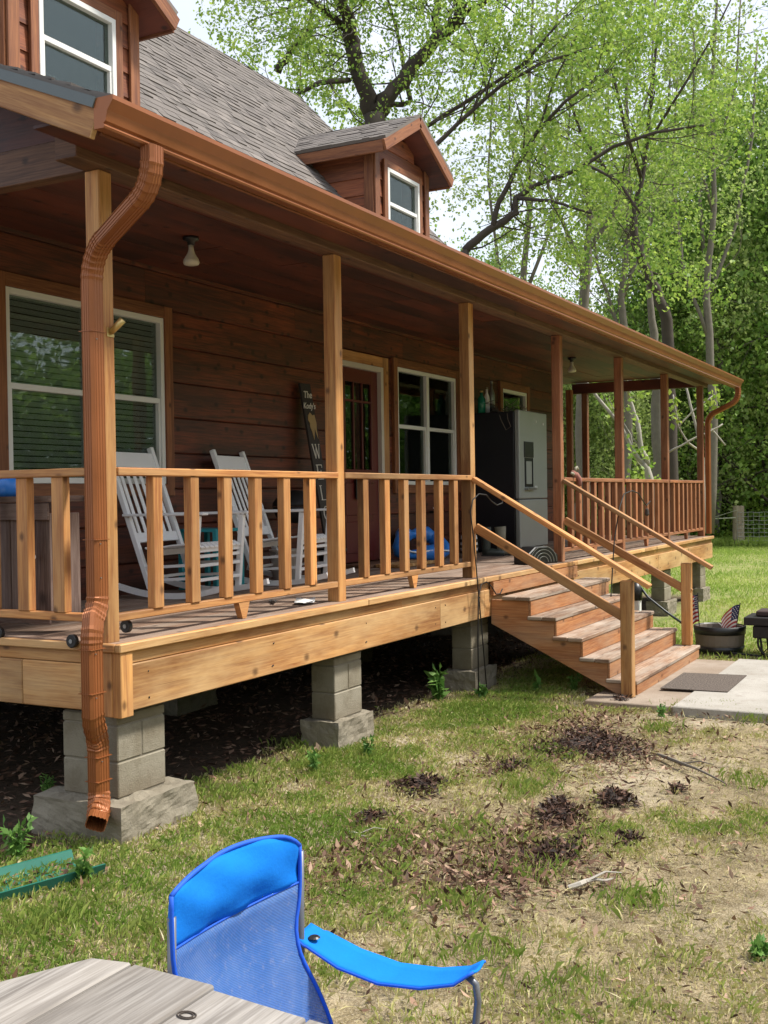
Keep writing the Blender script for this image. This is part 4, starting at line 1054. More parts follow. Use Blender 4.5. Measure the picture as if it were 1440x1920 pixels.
# ------------------------------------------------------------------ smoker at the right edge
gx = 7.9
g0 = W(1440, 1240, 0, gx); gz = W(1400, 1158, 0, gx)
t = thing('fire_cart', 'low black iron grill cart with spoked wheel at the right edge of the slab', 'grill', (gx, g0.y, 0))
yy = lambda px: W(px, 1180, 0, gx).y - g0.y
zz = lambda py: W(1410, py, 0, gx).z
MB().box(-.05, .45, yy(1560), yy(1396), zz(1172), zz(1157)).build('shelf', 'black_iron', t, bevel=.006)
MB().box(-.03, .42, yy(1550), yy(1412), zz(1196), zz(1173)).build('firebox', 'black_iron', t, bevel=.01)
MB().box(.05, .38, yy(1550), yy(1416), zz(1156), zz(1146)).build('grate', 'rusty_iron', t, bevel=.01)
wc = Vector((-.02, yy(1452), .19)); wm = MB()
wm.tube([wc+Vector((0, .17*math.cos(a), .17*math.sin(a))) for a in [2*PI*k/24 for k in range(25)]], .012, 7, cap=False)
for k in range(8): a = PI*k/4; wm.tube([wc, wc+Vector((0, .17*math.cos(a), .17*math.sin(a)))], .005, 5)
wm.build('wheel', 'black_iron', t)
for x in (0, .4): MB().tube([(x, yy(1430), .0), (x, yy(1425), zz(1190))], .012, 6).build('leg', 'black_iron', t)
MB().tube([(0, yy(1430), .03), (0, yy(1372), .05)], .012, 6).build('handle', 'black_iron', t)

# ------------------------------------------------------------------ slabs, mat
def slab(name, x0, x1, y0, y1, z, mat):
    m = MB(); m.box(x0, x1, y0, y1, -.1, z); return struct(m.build(name, mat, None, bevel=.008))
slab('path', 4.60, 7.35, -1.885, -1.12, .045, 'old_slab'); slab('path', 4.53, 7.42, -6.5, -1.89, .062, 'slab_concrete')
c4 = [on(*p, .066) for p in ((1238, 1291), (1364, 1298), (1400, 1267), (1282, 1262))]
m = MB(); b0 = 0
for z in (.0, .008):
    for c in c4: m.v.append(Vector((c.x, c.y, .064+z)))
m.face((4, 5, 6, 7), [(0, 0)]*4); m.face((3, 2, 1, 0), [(0, 0)]*4)
for k in range(4): m.face((k, (k+1) % 4, 4+(k+1) % 4, 4+k), [(0, 0)]*4)
mt_ = m.build('doormat', 'doormat', None); tag(mt_, 'dark worn rubber doormat at the foot of the wooden steps', 'doormat')
t = thing('doormat', 'orange brown coir mat in front of the red door', 'doormat', (6.25, 1.42, DK))
MB().box(-.42, .42, -.16, .16, .001, .04).build('mat', 'coir', t, bevel=.01)

# green splash trough
a = on(165, 1628, .0); b = on(-60, 1690, 0)
t = thing('splash_tray', 'green plastic downspout splash tray full of leaves in the grass', 'splash tray', a)
dv = (Vector((b.x, b.y, 0))-Vector((a.x, a.y, 0))); L = dv.length; dv.normalize(); sv = Vector((-dv.y, dv.x, 0))
MB().extr([(-.15, .0), (.15, 0), (.17, .055), (.155, .055), (.137, .012), (-.137, .012), (-.155, .055), (-.17, .055)], Vector((0, 0, .004)), sv, Z3, dv, L).build('tray', 'green_plastic', t)
P = [dv*random.uniform(.0, L)+sv*random.uniform(-.12, .12)+Vector((0, 0, .022)) for _ in range(130)]
leaves('leaf_litter', np.array(P), .05, 'dead_leaf', t, droop=0, flat=.8)
# ------------------------------------------------------------------ camp chair
t = thing('camp_chair', 'bright blue folding camp chair with mesh back beside the grey table', 'camp chair', (-2.45, -2.55, 0))
A = W(330, 1700, 2, .90); O = Vector((-2.45, -2.55, 0))
xa, ya = -2.705-O.x, -2.52-O.y; xb, yb = -2.18-O.x, -2.53-O.y
def back(u, z):
    top = .935 + .035*math.sin(PI*u)**.7 - .03*u
    nar = .075*math.exp(-((z-.64)/.09)**2)-.03*math.exp(-((z-.42)/.08)**2) + (.09*max(0, (.62-z))/.2 if z < .62 and 0 else 0)
    x = xa + (xb-xa)*(nar + u*(1-2*nar)); 
    y = ya + (yb-ya)*u + .035*math.sin(PI*u) - (.0 if z > .7 else (.7-z)*.30)
    if z > .8: y -= .03*math.sin(PI*u)*math.sin((z-.8)/.16*PI)
    return x, y
def panel(name, z0f, z1f, mat, n=26, mrows=10, th=.004):
    V = []; F = []
    for i in range(n+1):
        u = i/n
        for j in range(mrows+1):
            z = z0f(u) + (z1f(u)-z0f(u))*j/mrows; x, y = back(u, z); V.append((x, y, z))
    for i in range(n):
        for j in range(mrows):
            a_ = i*(mrows+1)+j; F.append((a_, a_+mrows+1, a_+mrows+2, a_+1))
    o = fast_mesh(name, np.array(V), np.array(F), mat, None, t); o.data.polygons.foreach_set('use_smooth', [True]*len(F))
    o.modifiers.new('s', 'SOLIDIFY').thickness = th; return o, V
topf = lambda u: .905 + .055*(math.sin(PI*min(1, max(0, u*.94+.03))))**.55 - .02*max(0, (u-.85)/.15)**2 + .012*max(0, .3-u)/.3
seam = lambda u: .808-.005*u - .012*math.sin(u*PI)
pan, V = panel('headrest', seam, topf, 'blue_fabric', th=.006)
for vtx in pan.data.vertices:                       # soft folds in the padding
    c = vtx.co; c.y += .003*math.sin(c.x*38+c.z*20) + .0025*math.sin(c.z*60+c.x*30) + .004*mn.noise(c*16)
panel('mesh_back', lambda u: .36, lambda u: seam(u), 'mesh_fabric', mrows=16, th=.002)
def edge(pts, r=.006, mat='blue_trim'): MB().tube(pts, r, 6).build('piping', mat, t, smooth=True)
edge([(*back(u, topf(u)), topf(u)) for u in [k/26 for k in range(27)]])
edge([(*back(u, seam(u)), seam(u)) for u in [k/26 for k in range(27)]], .003)
for u in (0, 1): edge([(*back(u, z), z) for z in [.36+(topf(u)-.36)*k/20 for k in range(21)]])
for x, y in ((xa+.01, ya+.0), (xb+.015, yb)):
    hm = MB(); hm.tube([(x, y+.05, 0), (x, y+.012, .60), (x, y+.008, .88)], .0105, 10)
    hm.build('back_pole', 'tube_grey', t, smooth=True)
MB().box(xa, xb, -.42, .02, .385, .39).build('seat', 'blue_fabric', t)
def armrest(xc, sgn):
    pts = [(.05, .645, .045), (.0, .622, .055), (-.10, .588, .064), (-.22, .570, .066), (-.34, .580, .064), (-.43, .604, .058), (-.475, .636, .036)]
    V = []; F = []; NP = 24
    for i in range(NP+1):
        s_ = i/NP*(len(pts)-1); k = min(int(s_), len(pts)-2); f = s_-k; f2 = f
        y = pts[k][0]*(1-f)+pts[k+1][0]*f; z = pts[k][1]*(1-f)+pts[k+1][1]*f; w_ = pts[k][2]*(1-f)+pts[k+1][2]*f
        for j in range(7): q = -1+j/3; V.append((xc+w_*q, y, z+.010*q*q*(1 if i > 3 else .5)))
    for i in range(NP):
        for j in range(6): a_ = i*7+j; F.append((a_, a_+1, a_+8, a_+7))
    o = fast_mesh('armrest', np.array(V), np.array(F), 'blue_fabric', None, t); o.modifiers.new('s', 'SOLIDIFY').thickness = .006
    o.data.polygons.foreach_set('use_smooth', [True]*len(F))
    for j in (0, 6): edge([V[i*7+j] for i in range(NP+1)], .004)
    MB().tube([(xc, -.44, .618), (xc, -.465, .60), (xc, -.47, .56), (xc, -.44, .3), (xc, -.46, .0)], .0095, 10).build('front_pole', 'tube_grey', t, smooth=True)
    MB().lathe([(.012, -.003), (.017, 0), (.012, .004)], (xc-.008*sgn, .005, .640), 14).build('grommet', 'black_plastic', t)
armrest(xb+.05, 1); armrest(xa-.05, -1)
lm = MB()
for x in (xa-.04, xb+.05): lm.tube([(x, .05, .03), (x, -.46, .36)], .009, 8); lm.tube([(x, -.46, .03), (x, .05, .36)], .009, 8)
lm.tube([(xa, .05, .03), (xb, .05, .36)], .009, 8); lm.tube([(xb, .05, .03), (xa, .05, .36)], .009, 8)
lm.build('leg_brace', 'tube_grey', t, smooth=True)
# ------------------------------------------------------------------ grey table
TZ = .80
t = thing('plank_table', 'weathered grey plank table in the near left corner', 'table', (-3.2, -2.8, 0))
def tp(px, py): v = on(px, py, TZ); return (v.x+3.2, v.y+2.8)
e = [tp(172, 1795), tp(250, 1806), tp(400, 1851), tp(600, 1920)]
xr = e[1][0]; L_ = -.95
pls = [[tp(172, 1795), tp(247, 1804), (L_, e[1][1]+.008), (L_, e[1][1]+.26), tp(-40, 1850)],
       [(xr, e[1][1]-.004), (e[2][0]+.012, e[2][1]+.005), (L_, e[2][1]+.005), (L_, e[1][1]-.004)],
       [(e[2][0]-.008, e[2][1]-.005), (e[2][0]-.03, e[2][1]-.25), (L_, e[2][1]-.25), (L_, e[2][1]-.005)],
       [(e[2][0]-.03, e[2][1]-.256), (e[2][0]-.05, e[2][1]-.5), (L_, e[2][1]-.5), (L_, e[2][1]-.256)]]
for P in pls:
    m = MB(); n_ = len(P); ru, rv = random.random()*50, random.random()*50
    for z in (TZ, TZ-.038):
        for x, y in P: m.v.append(Vector((x, y, z)))
    uvs = [(ru+x, rv+y) for x, y in P]
    m.face(tuple(range(n_))[::-1], uvs[::-1]); m.face(tuple(range(n_, 2*n_)), uvs)
    for k in range(n_): k2 = (k+1) % n_; m.face((k, k2, n_+k2, n_+k), [(ru, rv), (ru+.3, rv), (ru+.3, rv+.04), (ru, rv+.04)])
    m.build('plank', 'grey_wood', t, bevel=.004)
tl = MB(); tl.box(-.75, -.68, -.45, .35, .70, TZ-.04).box(.10, .17, -.45, .35, .70, TZ-.04).build('cross_rail', 'grey_wood', t)
for x in (-.715, .135):
    for y in (-.4, .3): MB().box(x-.035, x+.035, y-.035, y+.035, 0, .70).build('leg', 'grey_wood', t)
kn = on(350, 1905, TZ); km = MB()
for r_, h_ in ((.030, .004), (.021, .005)):
    km.tube([(kn.x+3.2+.5*r_*math.cos(a), kn.y+2.8+r_*.7*math.sin(a), TZ+.002) for a in [2*PI*k/16 for k in range(17)]], .0016, 5, cap=False)
km.build('knot_ring', 'bark_dark', t)
#@@NATURE
# ------------------------------------------------------------------ ground sheet
def gz_(x, y):
    h = .018*mn.noise(Vector((x*1.3, y*1.3, 0))) + .012*mn.noise(Vector((x*4, y*4, 3)))
    if x > 3.9 and x < 8 and y < -.9: h = min(h, -.005)
    return h - .012
xs = np.unique(np.concatenate([np.linspace(-12, -4, 9), np.linspace(-4, 9, 131), np.linspace(9, 40, 50), np.array([60, 120, 300])]))
ys = np.unique(np.concatenate([np.array([-300, -100, -40, -20, -10]), np.linspace(-6, 3, 91), np.linspace(3, 20, 18), np.array([40, 100, 300])]))
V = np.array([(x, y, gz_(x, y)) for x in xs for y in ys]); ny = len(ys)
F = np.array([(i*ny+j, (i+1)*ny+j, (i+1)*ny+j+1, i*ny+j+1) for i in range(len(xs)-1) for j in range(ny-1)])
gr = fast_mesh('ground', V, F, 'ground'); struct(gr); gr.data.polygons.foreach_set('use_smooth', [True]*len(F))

def stuff(o): o['kind'] = 'stuff'; return o
def inslab(x, y): return ((x > 4.55) & (x < 7.45) & (y < -1.1) & (y > -7))
def inpier(x, y):
    r = np.zeros(len(x), bool)
    for px0 in (-.035, 2.28, 4.80): r |= (x > px0-.08) & (x < px0+.48) & (y > -.08) & (y < .3)
    return r
def sample(n, x0, x1, y0, y1):
    P = np.zeros((n, 3)); P[:, 0] = rng.uniform(x0, x1, n); P[:, 1] = rng.uniform(y0, y1, n); return P
# near grass: density falls with bare patches
P = sample(430000, -3.2, 9, -5.2, .6)
vis = ((P[:, 0]-CC[0])*cF[0]+(P[:, 1]-CC[1])*cF[1]); side = ((P[:, 0]-CC[0])*_R[0]+(P[:, 1]-CC[1])*_R[1])
P = P[(np.abs(side) < vis*.40+.3) & (vis > 2.3)]
P = P[~inslab(P[:, 0], P[:, 1]) & ~inpier(P[:, 0], P[:, 1])]
n1_ = vnoise(P[:, :2], 1.1, 3.); n2_ = vnoise(P[:, :2], 4.5, 9.); 
green = .37 + 1.4*n1_ + 1.0*n2_ + .55*np.exp(-((P[:, 1]+.55)/.6)**2)*(P[:, 0] < 4.4) + .35*(P[:, 0] < 0)*(P[:, 1] > -2) - .35*(P[:, 1] < -1.7) - .15*(P[:, 0] > 2) - .5*np.exp(-((P[:, 0]-3.4)**2+(P[:, 1]+2.4)**2)/1.2) - .35*np.exp(-((P[:, 0]-.3)**2+(P[:, 1]+3.0)**2)/.5)
green += .35*(P[:, 0] > 7.4)
dens = np.clip(.42 + .9*green, .06, 1) * np.clip((.45-P[:, 1])/.4, 0, 1)
keep = rng.random(len(P)) < dens; P = P[keep]; green = green[keep]
gb = rng.random(len(P)) < np.clip(.12 + .75*green, .08, .92)
tint = np.clip(.72 - .5*green[gb] + rng.normal(0, .2, gb.sum()), 0, 1)
stuff(blades('grass', P[gb], .042, .0042, 'grass_blade', .9, tint))
stuff(blades('dry_grass', P[~gb], .030, .0040, 'dry_blade', 1.15))
# tufts
T = []
for px, py, n in ((725, 1420, 260), (990, 1480, 220), (1020, 1300, 120), (1000, 1640, 160), (900, 1790, 200), (870, 1700, 200), (640, 1420, 200), (880, 1560, 150), (1190, 1690, 260), (420, 1500, 200), (600, 1440, 220), (1350, 1330, 260), (1420, 1350, 200), (760, 1830, 160), (1050, 1860, 160), (1240, 1370, 180), (1400, 1470, 160), (1280, 1330, 140), (40, 1740, 300), (130, 1720, 200), (270, 1750, 200), (940, 1330, 200), (860, 1330, 160), (560, 1400, 150), (460, 1450, 150)):
    c = on(px, py, 0); T.append(np.array([c.x, c.y, 0]) + rng.normal(size=(n, 3))*np.array([.10, .10, 0]))
T = np.concatenate(T); stuff(blades('grass_tufts', T, .062, .0042, 'grass_blade', .75, np.full(len(T), .25)))
# lawn beyond the house
P = sample(150000, 7.4, 34, -7, 6); d_ = (P[:, 0]+4.7); side = (P[:, 1]+4.14)/d_
P = P[(side > .10) & (side < .42) & ~((P[:, 1] > -.2) & (P[:, 0] < 15))]
P = P[rng.random(len(P)) < np.clip(.55 + .8*vnoise(P[:, :2], .5, 5.), .15, 1)]
far = np.clip((P[:, 0]-8)/25, 0, 1)
stuff(blades('lawn', P, .07, .012, 'lawn_blade', .8, np.clip(.45+.6*vnoise(P[:, :2], .35, 2.), 0, 1)))
P = sample(14000, 32.5, 34.6, -4, 8); stuff(blades('tall_grass', P, .26, .02, 'lawn_blade', .7, np.full(len(P), .5)))
# under-house weeds / ivy
# leaf litter
LP = []
for (px, py, n, sx_, sy_) in ((700, 1600, 500, .3, .16), (930, 1600, 600, .34, .18), (860, 1650, 400, .3, .15), (1040, 1560, 400, .3, .14), (1150, 1420, 500, .45, .25), (1060, 1370, 500, .4, .2), (820, 1590, 420, .34, .22), (1060, 1630, 420, .30, .2), (620, 1620, 260, .25, .2), (1000, 1400, 240, .3, .25), (1180, 1390, 200, .4, .25), (700, 1540, 120, .15, .12), (920, 1440, 160, .15, .12), (600, 1660, 160, .2, .14), (930, 1680, 160, .22, .14), (1120, 1350, 260, .35, .18), (820, 1290, 120, .3, .15)):
    c = on(px, py, 0); LP.append(np.array([c.x, c.y, .012]) + rng.normal(size=(n, 3))*np.array([sx_, sy_, .004]))
LP.append(sample(4200, -2.8, 7, -4.5, 0) + np.array([0, 0, .012])); 
LP = np.concatenate(LP); LP = LP[~inslab(LP[:, 0], LP[:, 1])]
stuff(leaves('leaf_litter', LP, .052, 'dead_leaf', None, droop=-.12, flat=.55, wr=.2))
UP = sample(9000, -1, 9, .0, 4.5); UP[:, 2] = .008; UP = UP[~inpier(UP[:, 0], UP[:, 1])]
stuff(leaves('leaf_litter', UP, .06, 'dead_leaf', None, droop=0, flat=.7, wr=.28))
straw = sample(17000, -2.8, 7, -4.6, -.2); straw[:, 2] = .012; straw = straw[~inslab(straw[:, 0], straw[:, 1])]
stuff(leaves('straw', straw, .075, 'dry_blade', None, droop=0, flat=.85, wr=.035))
# dark wet clumps
def clump(px, py, rx, ry, h, n, lab, rz=0.):
    c = on(px, py, 0); t = thing('leaf_clump', lab, 'leaf clump', (c.x, c.y, 0), rz, group='dark clumps of wet leaves on the lawn')
    n *= 2; r_ = np.sqrt(rng.random(n)); a = rng.uniform(0, 2*PI, n)
    wob = 1+.25*np.sin(a*3+px)+.15*np.sin(a*5+py)
    r_ = r_*(1+.35*rng.random(n)**4)
    P = np.stack([r_*np.cos(a)*rx*wob*1.15, r_*np.sin(a)*ry*wob*1.15, h*.75*np.clip(1-r_**2, 0, 1)*rng.uniform(.2, 1, n)+.008], 1)
    o = leaves('wet_leaves', P, .040, 'wet_leaf', t, droop=-.05, flat=.62, wr=.24)
    m = MB(); m.lathe([(rx*.72, -.03), (rx*.6, h*.25), (rx*.3, h*.6), (0, h*.72)], (0, 0, 0), 14)
    for v in m.v: v.y *= ry/rx; v.z += .4*h*mn.noise(v*18); v.x += .03*mn.noise(v*12)
    m.build('mound', 'soil', t)
clump(788, 1476, .17, .13, .07, 420, 'dark clump of wet leaves alone in the grass between the two porch piers')
clump(1100, 1400, .42, .30, .07, 1400, 'widest dark patch of wet leaves, in front of the steps')
clump(1050, 1528, .22, .11, .06, 500, 'reddish dark clump of wet leaves left end of the short row in mid lawn', .3)
clump(1150, 1500, .14, .09, .07, 300, 'small dark heap of wet leaves at the right end of the mid lawn row')
clump(1040, 1600, .22, .10, .04, 420, 'flat dark leaf clump nearest below the mid lawn row')
clump(695, 1538, .10, .07, .05, 160, 'small dark leaf clump at the left behind the blue chair')
clump(1165, 1285+35, .16, .10, .09, 260, 'dark mound of leaves at the edge of the old slab near the steps')
clump(960, 1440, .18, .08, .04, 220, 'thin dark strip of wet leaves left of the widest patch')
clump(1180, 1575, .07, .05, .04, 80, 'tiny dark leaf clump on the bare ground right of the centre')
clump(1270, 1480, .06, .04, .03, 50, 'tiny dark leaf clump farthest right on the sandy ground')
# weeds
def weed(px, py, h, nst, nl, sz, lab, spread=.5):
    c = on(px, py, 0); t = thing('weed', lab, 'weed', (c.x, c.y, 0), group='leafy weeds growing by the porch')
    m = MB(); P = []; ups = []
    for k in range(nst):
        a = random.uniform(0, 6.28); ln = random.uniform(.2, 1)*spread; hh = h*random.uniform(.6, 1.1)
        pts = [Vector((0, 0, 0)), Vector((math.cos(a)*ln*hh*.3, math.sin(a)*ln*hh*.3, hh*.5)), Vector((math.cos(a)*ln*hh*.7, math.sin(a)*ln*hh*.7, hh))]
        m.tube(pts, .0025, 5)
        for j in range(nl):
            f = (j+1.)/nl; q = pts[0].lerp(pts[1], f*2) if f < .5 else pts[1].lerp(pts[2], f*2-1); P.append(q)
    m.build('stem', 'weed_leaf', t); leaves('foliage', np.array([tuple(p) for p in P]), sz, 'weed_leaf', t, droop=-.15, wr=.22)
weed(822, 1312, .26, 5, 14, .11, 'tall leafy weed alone left of the third block pier', .35)
weed(905, 1310, .12, 7, 8, .06, 'low weeds at the foot of the third block pier')
weed(690, 1420, .14, 9, 14, .035, 'small leafed weed at the right side of the second pier footing')
weed(590, 1450, .13, 12, 14, .035, 'small leafed weed at the left side of the second pier footing')
weed(1075, 1298, .16, 9, 12, .04, 'clump of round leafed weeds in the shade below the stairs', .8)
weed(1010, 1300, .12, 4, 5, .09, 'broad leafed weed left of the stair stringer')
weed(150, 1655, .15, 5, 12, .06, 'pale green weed growing in front of the splash tray')
weed(90, 1500, .15, 9, 12, .035, 'dark green weed behind the corner pier footing in shade')
weed(1425, 1800, .06, 12, 8, .05, 'low green weed at the far right of the lawn', 1.4)
weed(1240, 1345, .10, 8, 8, .04, 'green weed at the near corner of the concrete slab')
weed(30, 1610, .20, 10, 12, .05, 'yellow green weed between the tray and the dark underside', .6)
# sticks
def stick(px0, py0, px1, py1, r, lab, mat='bark_grey'):
    a = on(px0, py0, .02); b = on(px1, py1, .015); t = thing('fallen_stick', lab, 'stick', (a.x, a.y, 0))
    v = b-a; m = MB(); pts = [Vector((0, 0, .02))+v*f+Vector((random.uniform(-.02, .02), random.uniform(-.02, .02), random.uniform(0, .02)))*min(1, 4*f*(1-f)+.2) for f in (0, .2, .4, .6, .8, 1)]
    m.tube(pts, [r, r, r*.9, r*.7, r*.5, r*.3], 6); m.tube([pts[2], pts[2]+v*.12+Vector((.06, -.05, .03)), pts[2]+v*.2+Vector((.09, -.1, .02))], [r*.6, r*.4, r*.2], 5)
    m.build('branch', mat, t)
stick(1235, 1415, 1360, 1470, .012, 'long bare stick lying on the sandy ground at right')
stick(1065, 1665, 1155, 1648, .013, 'short pale stick lying in the mid lawn', 'bark_pale')
stick(655, 1560, 690, 1575, .006, 'tiny pale stick just right of the blue chair', 'bark_pale')

# ------------------------------------------------------------------ trees
def limb(m, pts, n=8):
    P = [WD(a, b_, dp) for a, b_, dp, r in pts]; Rr = [r*dp/FPX for a, b_, dp, r in pts]
    Q = []; RR = []
    for i in range(len(P)-1):
        for k in range(3):
            f = k/3; Q.append(P[i].lerp(P[i+1], f)+Vector([random.uniform(-.4, .4)*Rr[i] for _ in range(3)])*(1 if k else 0)); RR.append(Rr[i]*(1-f)+Rr[i+1]*f)
    Q.append(P[-1]); RR.append(Rr[-1]); m.tube(Q, RR, n); return Q, RR
def sprout(m, p, d, L, r, lvl, LPs, kids=3, up=.25, nseg=5, leafn=4, spread=.10):
    pts = [p]; q = p; dd = d.normalized(); step = L/nseg
    for k in range(nseg):
        dd = (dd + Vector([random.gauss(0, .22) for _ in range(3)]) + Vector((0, 0, up*.22))).normalized(); q = q + dd*step; pts.append(q)
        if lvl > 0 and k >= 1 and random.random() < kids/(nseg-1):
            c = (dd + Vector([random.gauss(0, .75) for _ in range(3)])).normalized()
            sprout(m, q, c, L*random.uniform(.45, .7), r*(1-(k+1)/nseg*.7)*.55, lvl-1, LPs, kids, up, max(3, nseg-1), leafn, spread)
        if lvl <= 1:
            for _ in range(leafn): LPs.append(tuple(q + Vector([random.gauss(0, spread) for _ in range(3)])))
    m.tube(pts, [r*(1-.75*k/nseg) for k in range(len(pts))], 5 if lvl > 0 else 4, cap=False)
def grow_on(m, Q, RR, LPs, prob, L, lvl=2, start=0., **k):
    n = len(Q)
    for i, (q, r) in enumerate(zip(Q, RR)):
        if i/n < start: continue
        while random.random() < prob:
            t = (Q[min(i+1, n-1)]-Q[max(0, i-1)]).normalized(); d = (t*.7+Vector([random.gauss(0, .7) for _ in range(3)])).normalized()
            sprout(m, q, d, L*random.uniform(.6, 1.2), min(r*.45, .022), lvl, LPs, **k)
            prob_ = prob
            if random.random() > .5: break
def special(label, limbs, base, bark, leafm, prob=.6, L=2.4, lsize=.10, start=.15, extra=None, **kw):
    m = MB(); LPs = []; 
    root = WD(base[0], base[1], base[2]); loc = Vector((root.x, root.y, 0))
    t = thing('tree', label, 'tree', (0, 0, 0)); t.location = loc
    first = True
    for pts in limbs:
        Q, RR = limb(m, pts); 
        grow_on(m, Q, RR, LPs, prob if not first else prob*.3, L, start=start if not first else .5, **kw); first = False
    for v in m.v: v -= loc
    m.build('trunk', bark, t, smooth=True)
    if LPs:
        P = np.array(LPs) - np.array(loc); P = np.repeat(P[rng.random(len(P)) < .52], 3, axis=0); P = P + rng.normal(0, .045, P.shape); leaves('crown', P, lsize*1.12, leafm, t, droop=.5, wr=.34)
    return t
d1 = 26
special('big dark forked tree rising behind the house ridge', [
    [(702, 930, d1, 26), (704, 600, d1, 24), (703, 330, d1, 22), (702, 215, d1, 21)],
    [(700, 215, d1, 19), (683, 165, d1, 16), (666, 120, d1, 15), (662, 80, d1, 15), (655, 40, d1-.5, 13), (640, 0, d1-1, 10), (610, -60, d1-1, 7)],
    [(702, 215, d1, 19), (730, 180, d1, 14), (765, 135, d1, 14), (805, 90, d1, 12), (840, 55, d1, 12), (865, 25, d1-.5, 11), (855, -20, d1-1, 8)],
    [(655, 55, d1, 7), (610, 22, d1-1, 6), (570, -8, d1-2, 5), (520, -50, d1-2, 3)], [(822, 70, d1, 9), (815, 30, d1, 8), (828, -20, d1, 6)],
    [(865, 25, d1, 7), (905, 8, d1-1, 5), (950, -40, d1-1, 3)],
    [(655, 150, d1, 5), (600, 155, d1-1, 5), (560, 175, d1-1, 4), (500, 230, d1-2, 3)], [(720, 200, d1+1, 6), (770, 190, d1+1, 5), (745, 60, d1+1, 3), (720, -30, d1+1, 2)],
    [(520, 135, d1+2, 8), (545, 95, d1+2, 7), (580, 60, d1+2, 5), (590, 0, d1+2, 3)],
    [(790, 300, d1-3, 5), (860, 230, d1-3, 4), (940, 160, d1-3, 3.5), (1010, 120, d1-4, 3), (1090, 95, d1-4, 2)], [(740, 300, d1-2, 5), (780, 250, d1-2, 4), (860, 200, d1-2, 4), (980, 120, d1-3, 3), (1060, 30, d1-3, 2)]],
    (702, 930, d1), 'bark_dark', 'leaf_spring', prob=.66, L=2.2, leafn=5, spread=.12, lsize=.075)
d2 = 23
special('leaning dark tree spreading long thin limbs above the porch gutter', [
    [(860, 930, d2, 14), (858, 700, d2, 12), (862, 540, d2, 10), (872, 470, d2, 8)],
    [(872, 470, d2, 8), (905, 440, d2, 7.5), (945, 415, d2, 7), (968, 400, d2, 6.5), (967, 372, d2, 6), (1010, 345, d2, 4.5), (1080, 318, d2-1, 4), (1150, 275, d2-1, 3.6), (1230, 248, d2-2, 3), (1320, 235, d2-2, 2)],
    [(925, 425, d2, 6), (935, 380, d2, 5), (965, 320, d2, 4.5), (1005, 250, d2, 4), (1060, 190, d2-1, 3), (1140, 130, d2-1, 2)],
    [(968, 372, d2, 4), (1030, 376, d2-.5, 3), (1110, 400, d2-1, 2)], [(1100, 310, d2-1, 3), (1160, 340, d2-1.5, 2.2), (1200, 400, d2-1.5, 2)],
    [(1010, 245, d2, 2.6), (1040, 150, d2, 2), (1085, 60, d2, 1.4)]],
    (860, 930, d2), 'bark_dark', 'leaf_spring', prob=.5, L=1.8, leafn=4, spread=.13, lsize=.075)
d3 = 27
special('crooked dark tree with a kinked trunk right of centre above the porch roof', [
    [(1262, 1000, d3, 12), (1258, 760, d3, 12), (1250, 600, d3, 11), (1232, 545, d3, 10), (1203, 490, d3, 8.5), (1188, 420, d3, 8), (1192, 385, d3, 6)],
    [(1190, 390, d3, 6), (1165, 350, d3, 4), (1130, 310, d3, 3.4), (1090, 250, d3, 2.6), (1060, 160, d3, 2)],
    [(1192, 390, d3, 6), (1203, 340, d3, 5), (1215, 250, d3, 4), (1225, 150, d3, 3), (1235, 40, d3, 2)],
    [(1203, 335, d3, 4), (1170, 230, d3-1, 3.4), (1150, 140, d3-1, 2.6), (1120, 40, d3-1, 2)],
    [(1213, 270, d3, 3), (1270, 180, d3-1, 2.5), (1330, 80, d3-1, 2), (1370, 0, d3-1, 1.5)]],
    (1262, 1000, d3), 'bark_dark', 'leaf_spring', prob=.62, L=2.0, leafn=5, spread=.15, lsize=.08)
d4 = 30
special('straight pale grey tree behind the far end of the porch', [
    [(1093, 1010, d4, 13), (1091, 860, d4, 12), (1090, 700, d4, 11), (1095, 560, d4, 10), (1103, 480, d4, 8), (1105, 400, d4, 5), (1095, 300, d4, 3)],
    [(1098, 520, d4, 6), (1065, 440, d4, 4), (1030, 360, d4, 3), (1020, 260, d4, 2)], [(1103, 470, d4, 5), (1150, 400, d4, 4), (1185, 300, d4, 3)]],
    (1093, 1010, d4), 'bark_grey', 'leaf_pale', prob=.8, L=2.2, leafn=6, spread=.2, lsize=.09)
special('pale slender tree with two bare leaning stems behind the far railing', [
    [(1222, 1010, 24, 11), (1220, 930, 24, 9.5), (1213, 880, 24, 7), (1208, 860, 24, 4)],
    [(1214, 872, 24, 6), (1202, 840, 24, 5), (1195, 790, 24, 4.5), (1180, 750, 24, 4), (1172, 700, 23, 3)],
    [(1212, 876, 24, 5), (1190, 850, 24, 4), (1165, 800, 24, 3.4), (1120, 745, 24, 3), (1090, 700, 24, 2)]],
    (1222, 1010, 24), 'bark_pale', 'leaf_spring', prob=.10, L=1.2, leafn=2)
special('shaggy dark trunked tree close beside the pale slender tree', [
    [(1240, 1010, 29, 14), (1238, 860, 29, 13), (1232, 760, 29, 12), (1228, 690, 29, 10), (1222, 600, 29, 7), (1214, 500, 29, 4), (1220, 380, 29, 1.5)]],
    (1240, 1010, 29), 'bark_grey', 'leaf_dark', prob=.5, L=2.2, leafn=5, spread=.2)
d5 = 41
special('broad dark tree trunk at the right edge beyond the wire fence', [
    [(1418, 1012, d5, 19), (1420, 900, d5, 17), (1428, 800, d5, 16), (1440, 700, d5, 15), (1450, 560, d5, 12), (1445, 420, d5, 8)],
    [(1445, 650, d5, 7), (1400, 590, d5, 5), (1380, 500, d5, 4), (1370, 380, d5, 3)]],
    (1418, 1012, d5), 'bark_dark', 'leaf_dark', prob=.85, L=3.0, leafn=6, spread=.35, lsize=.16)
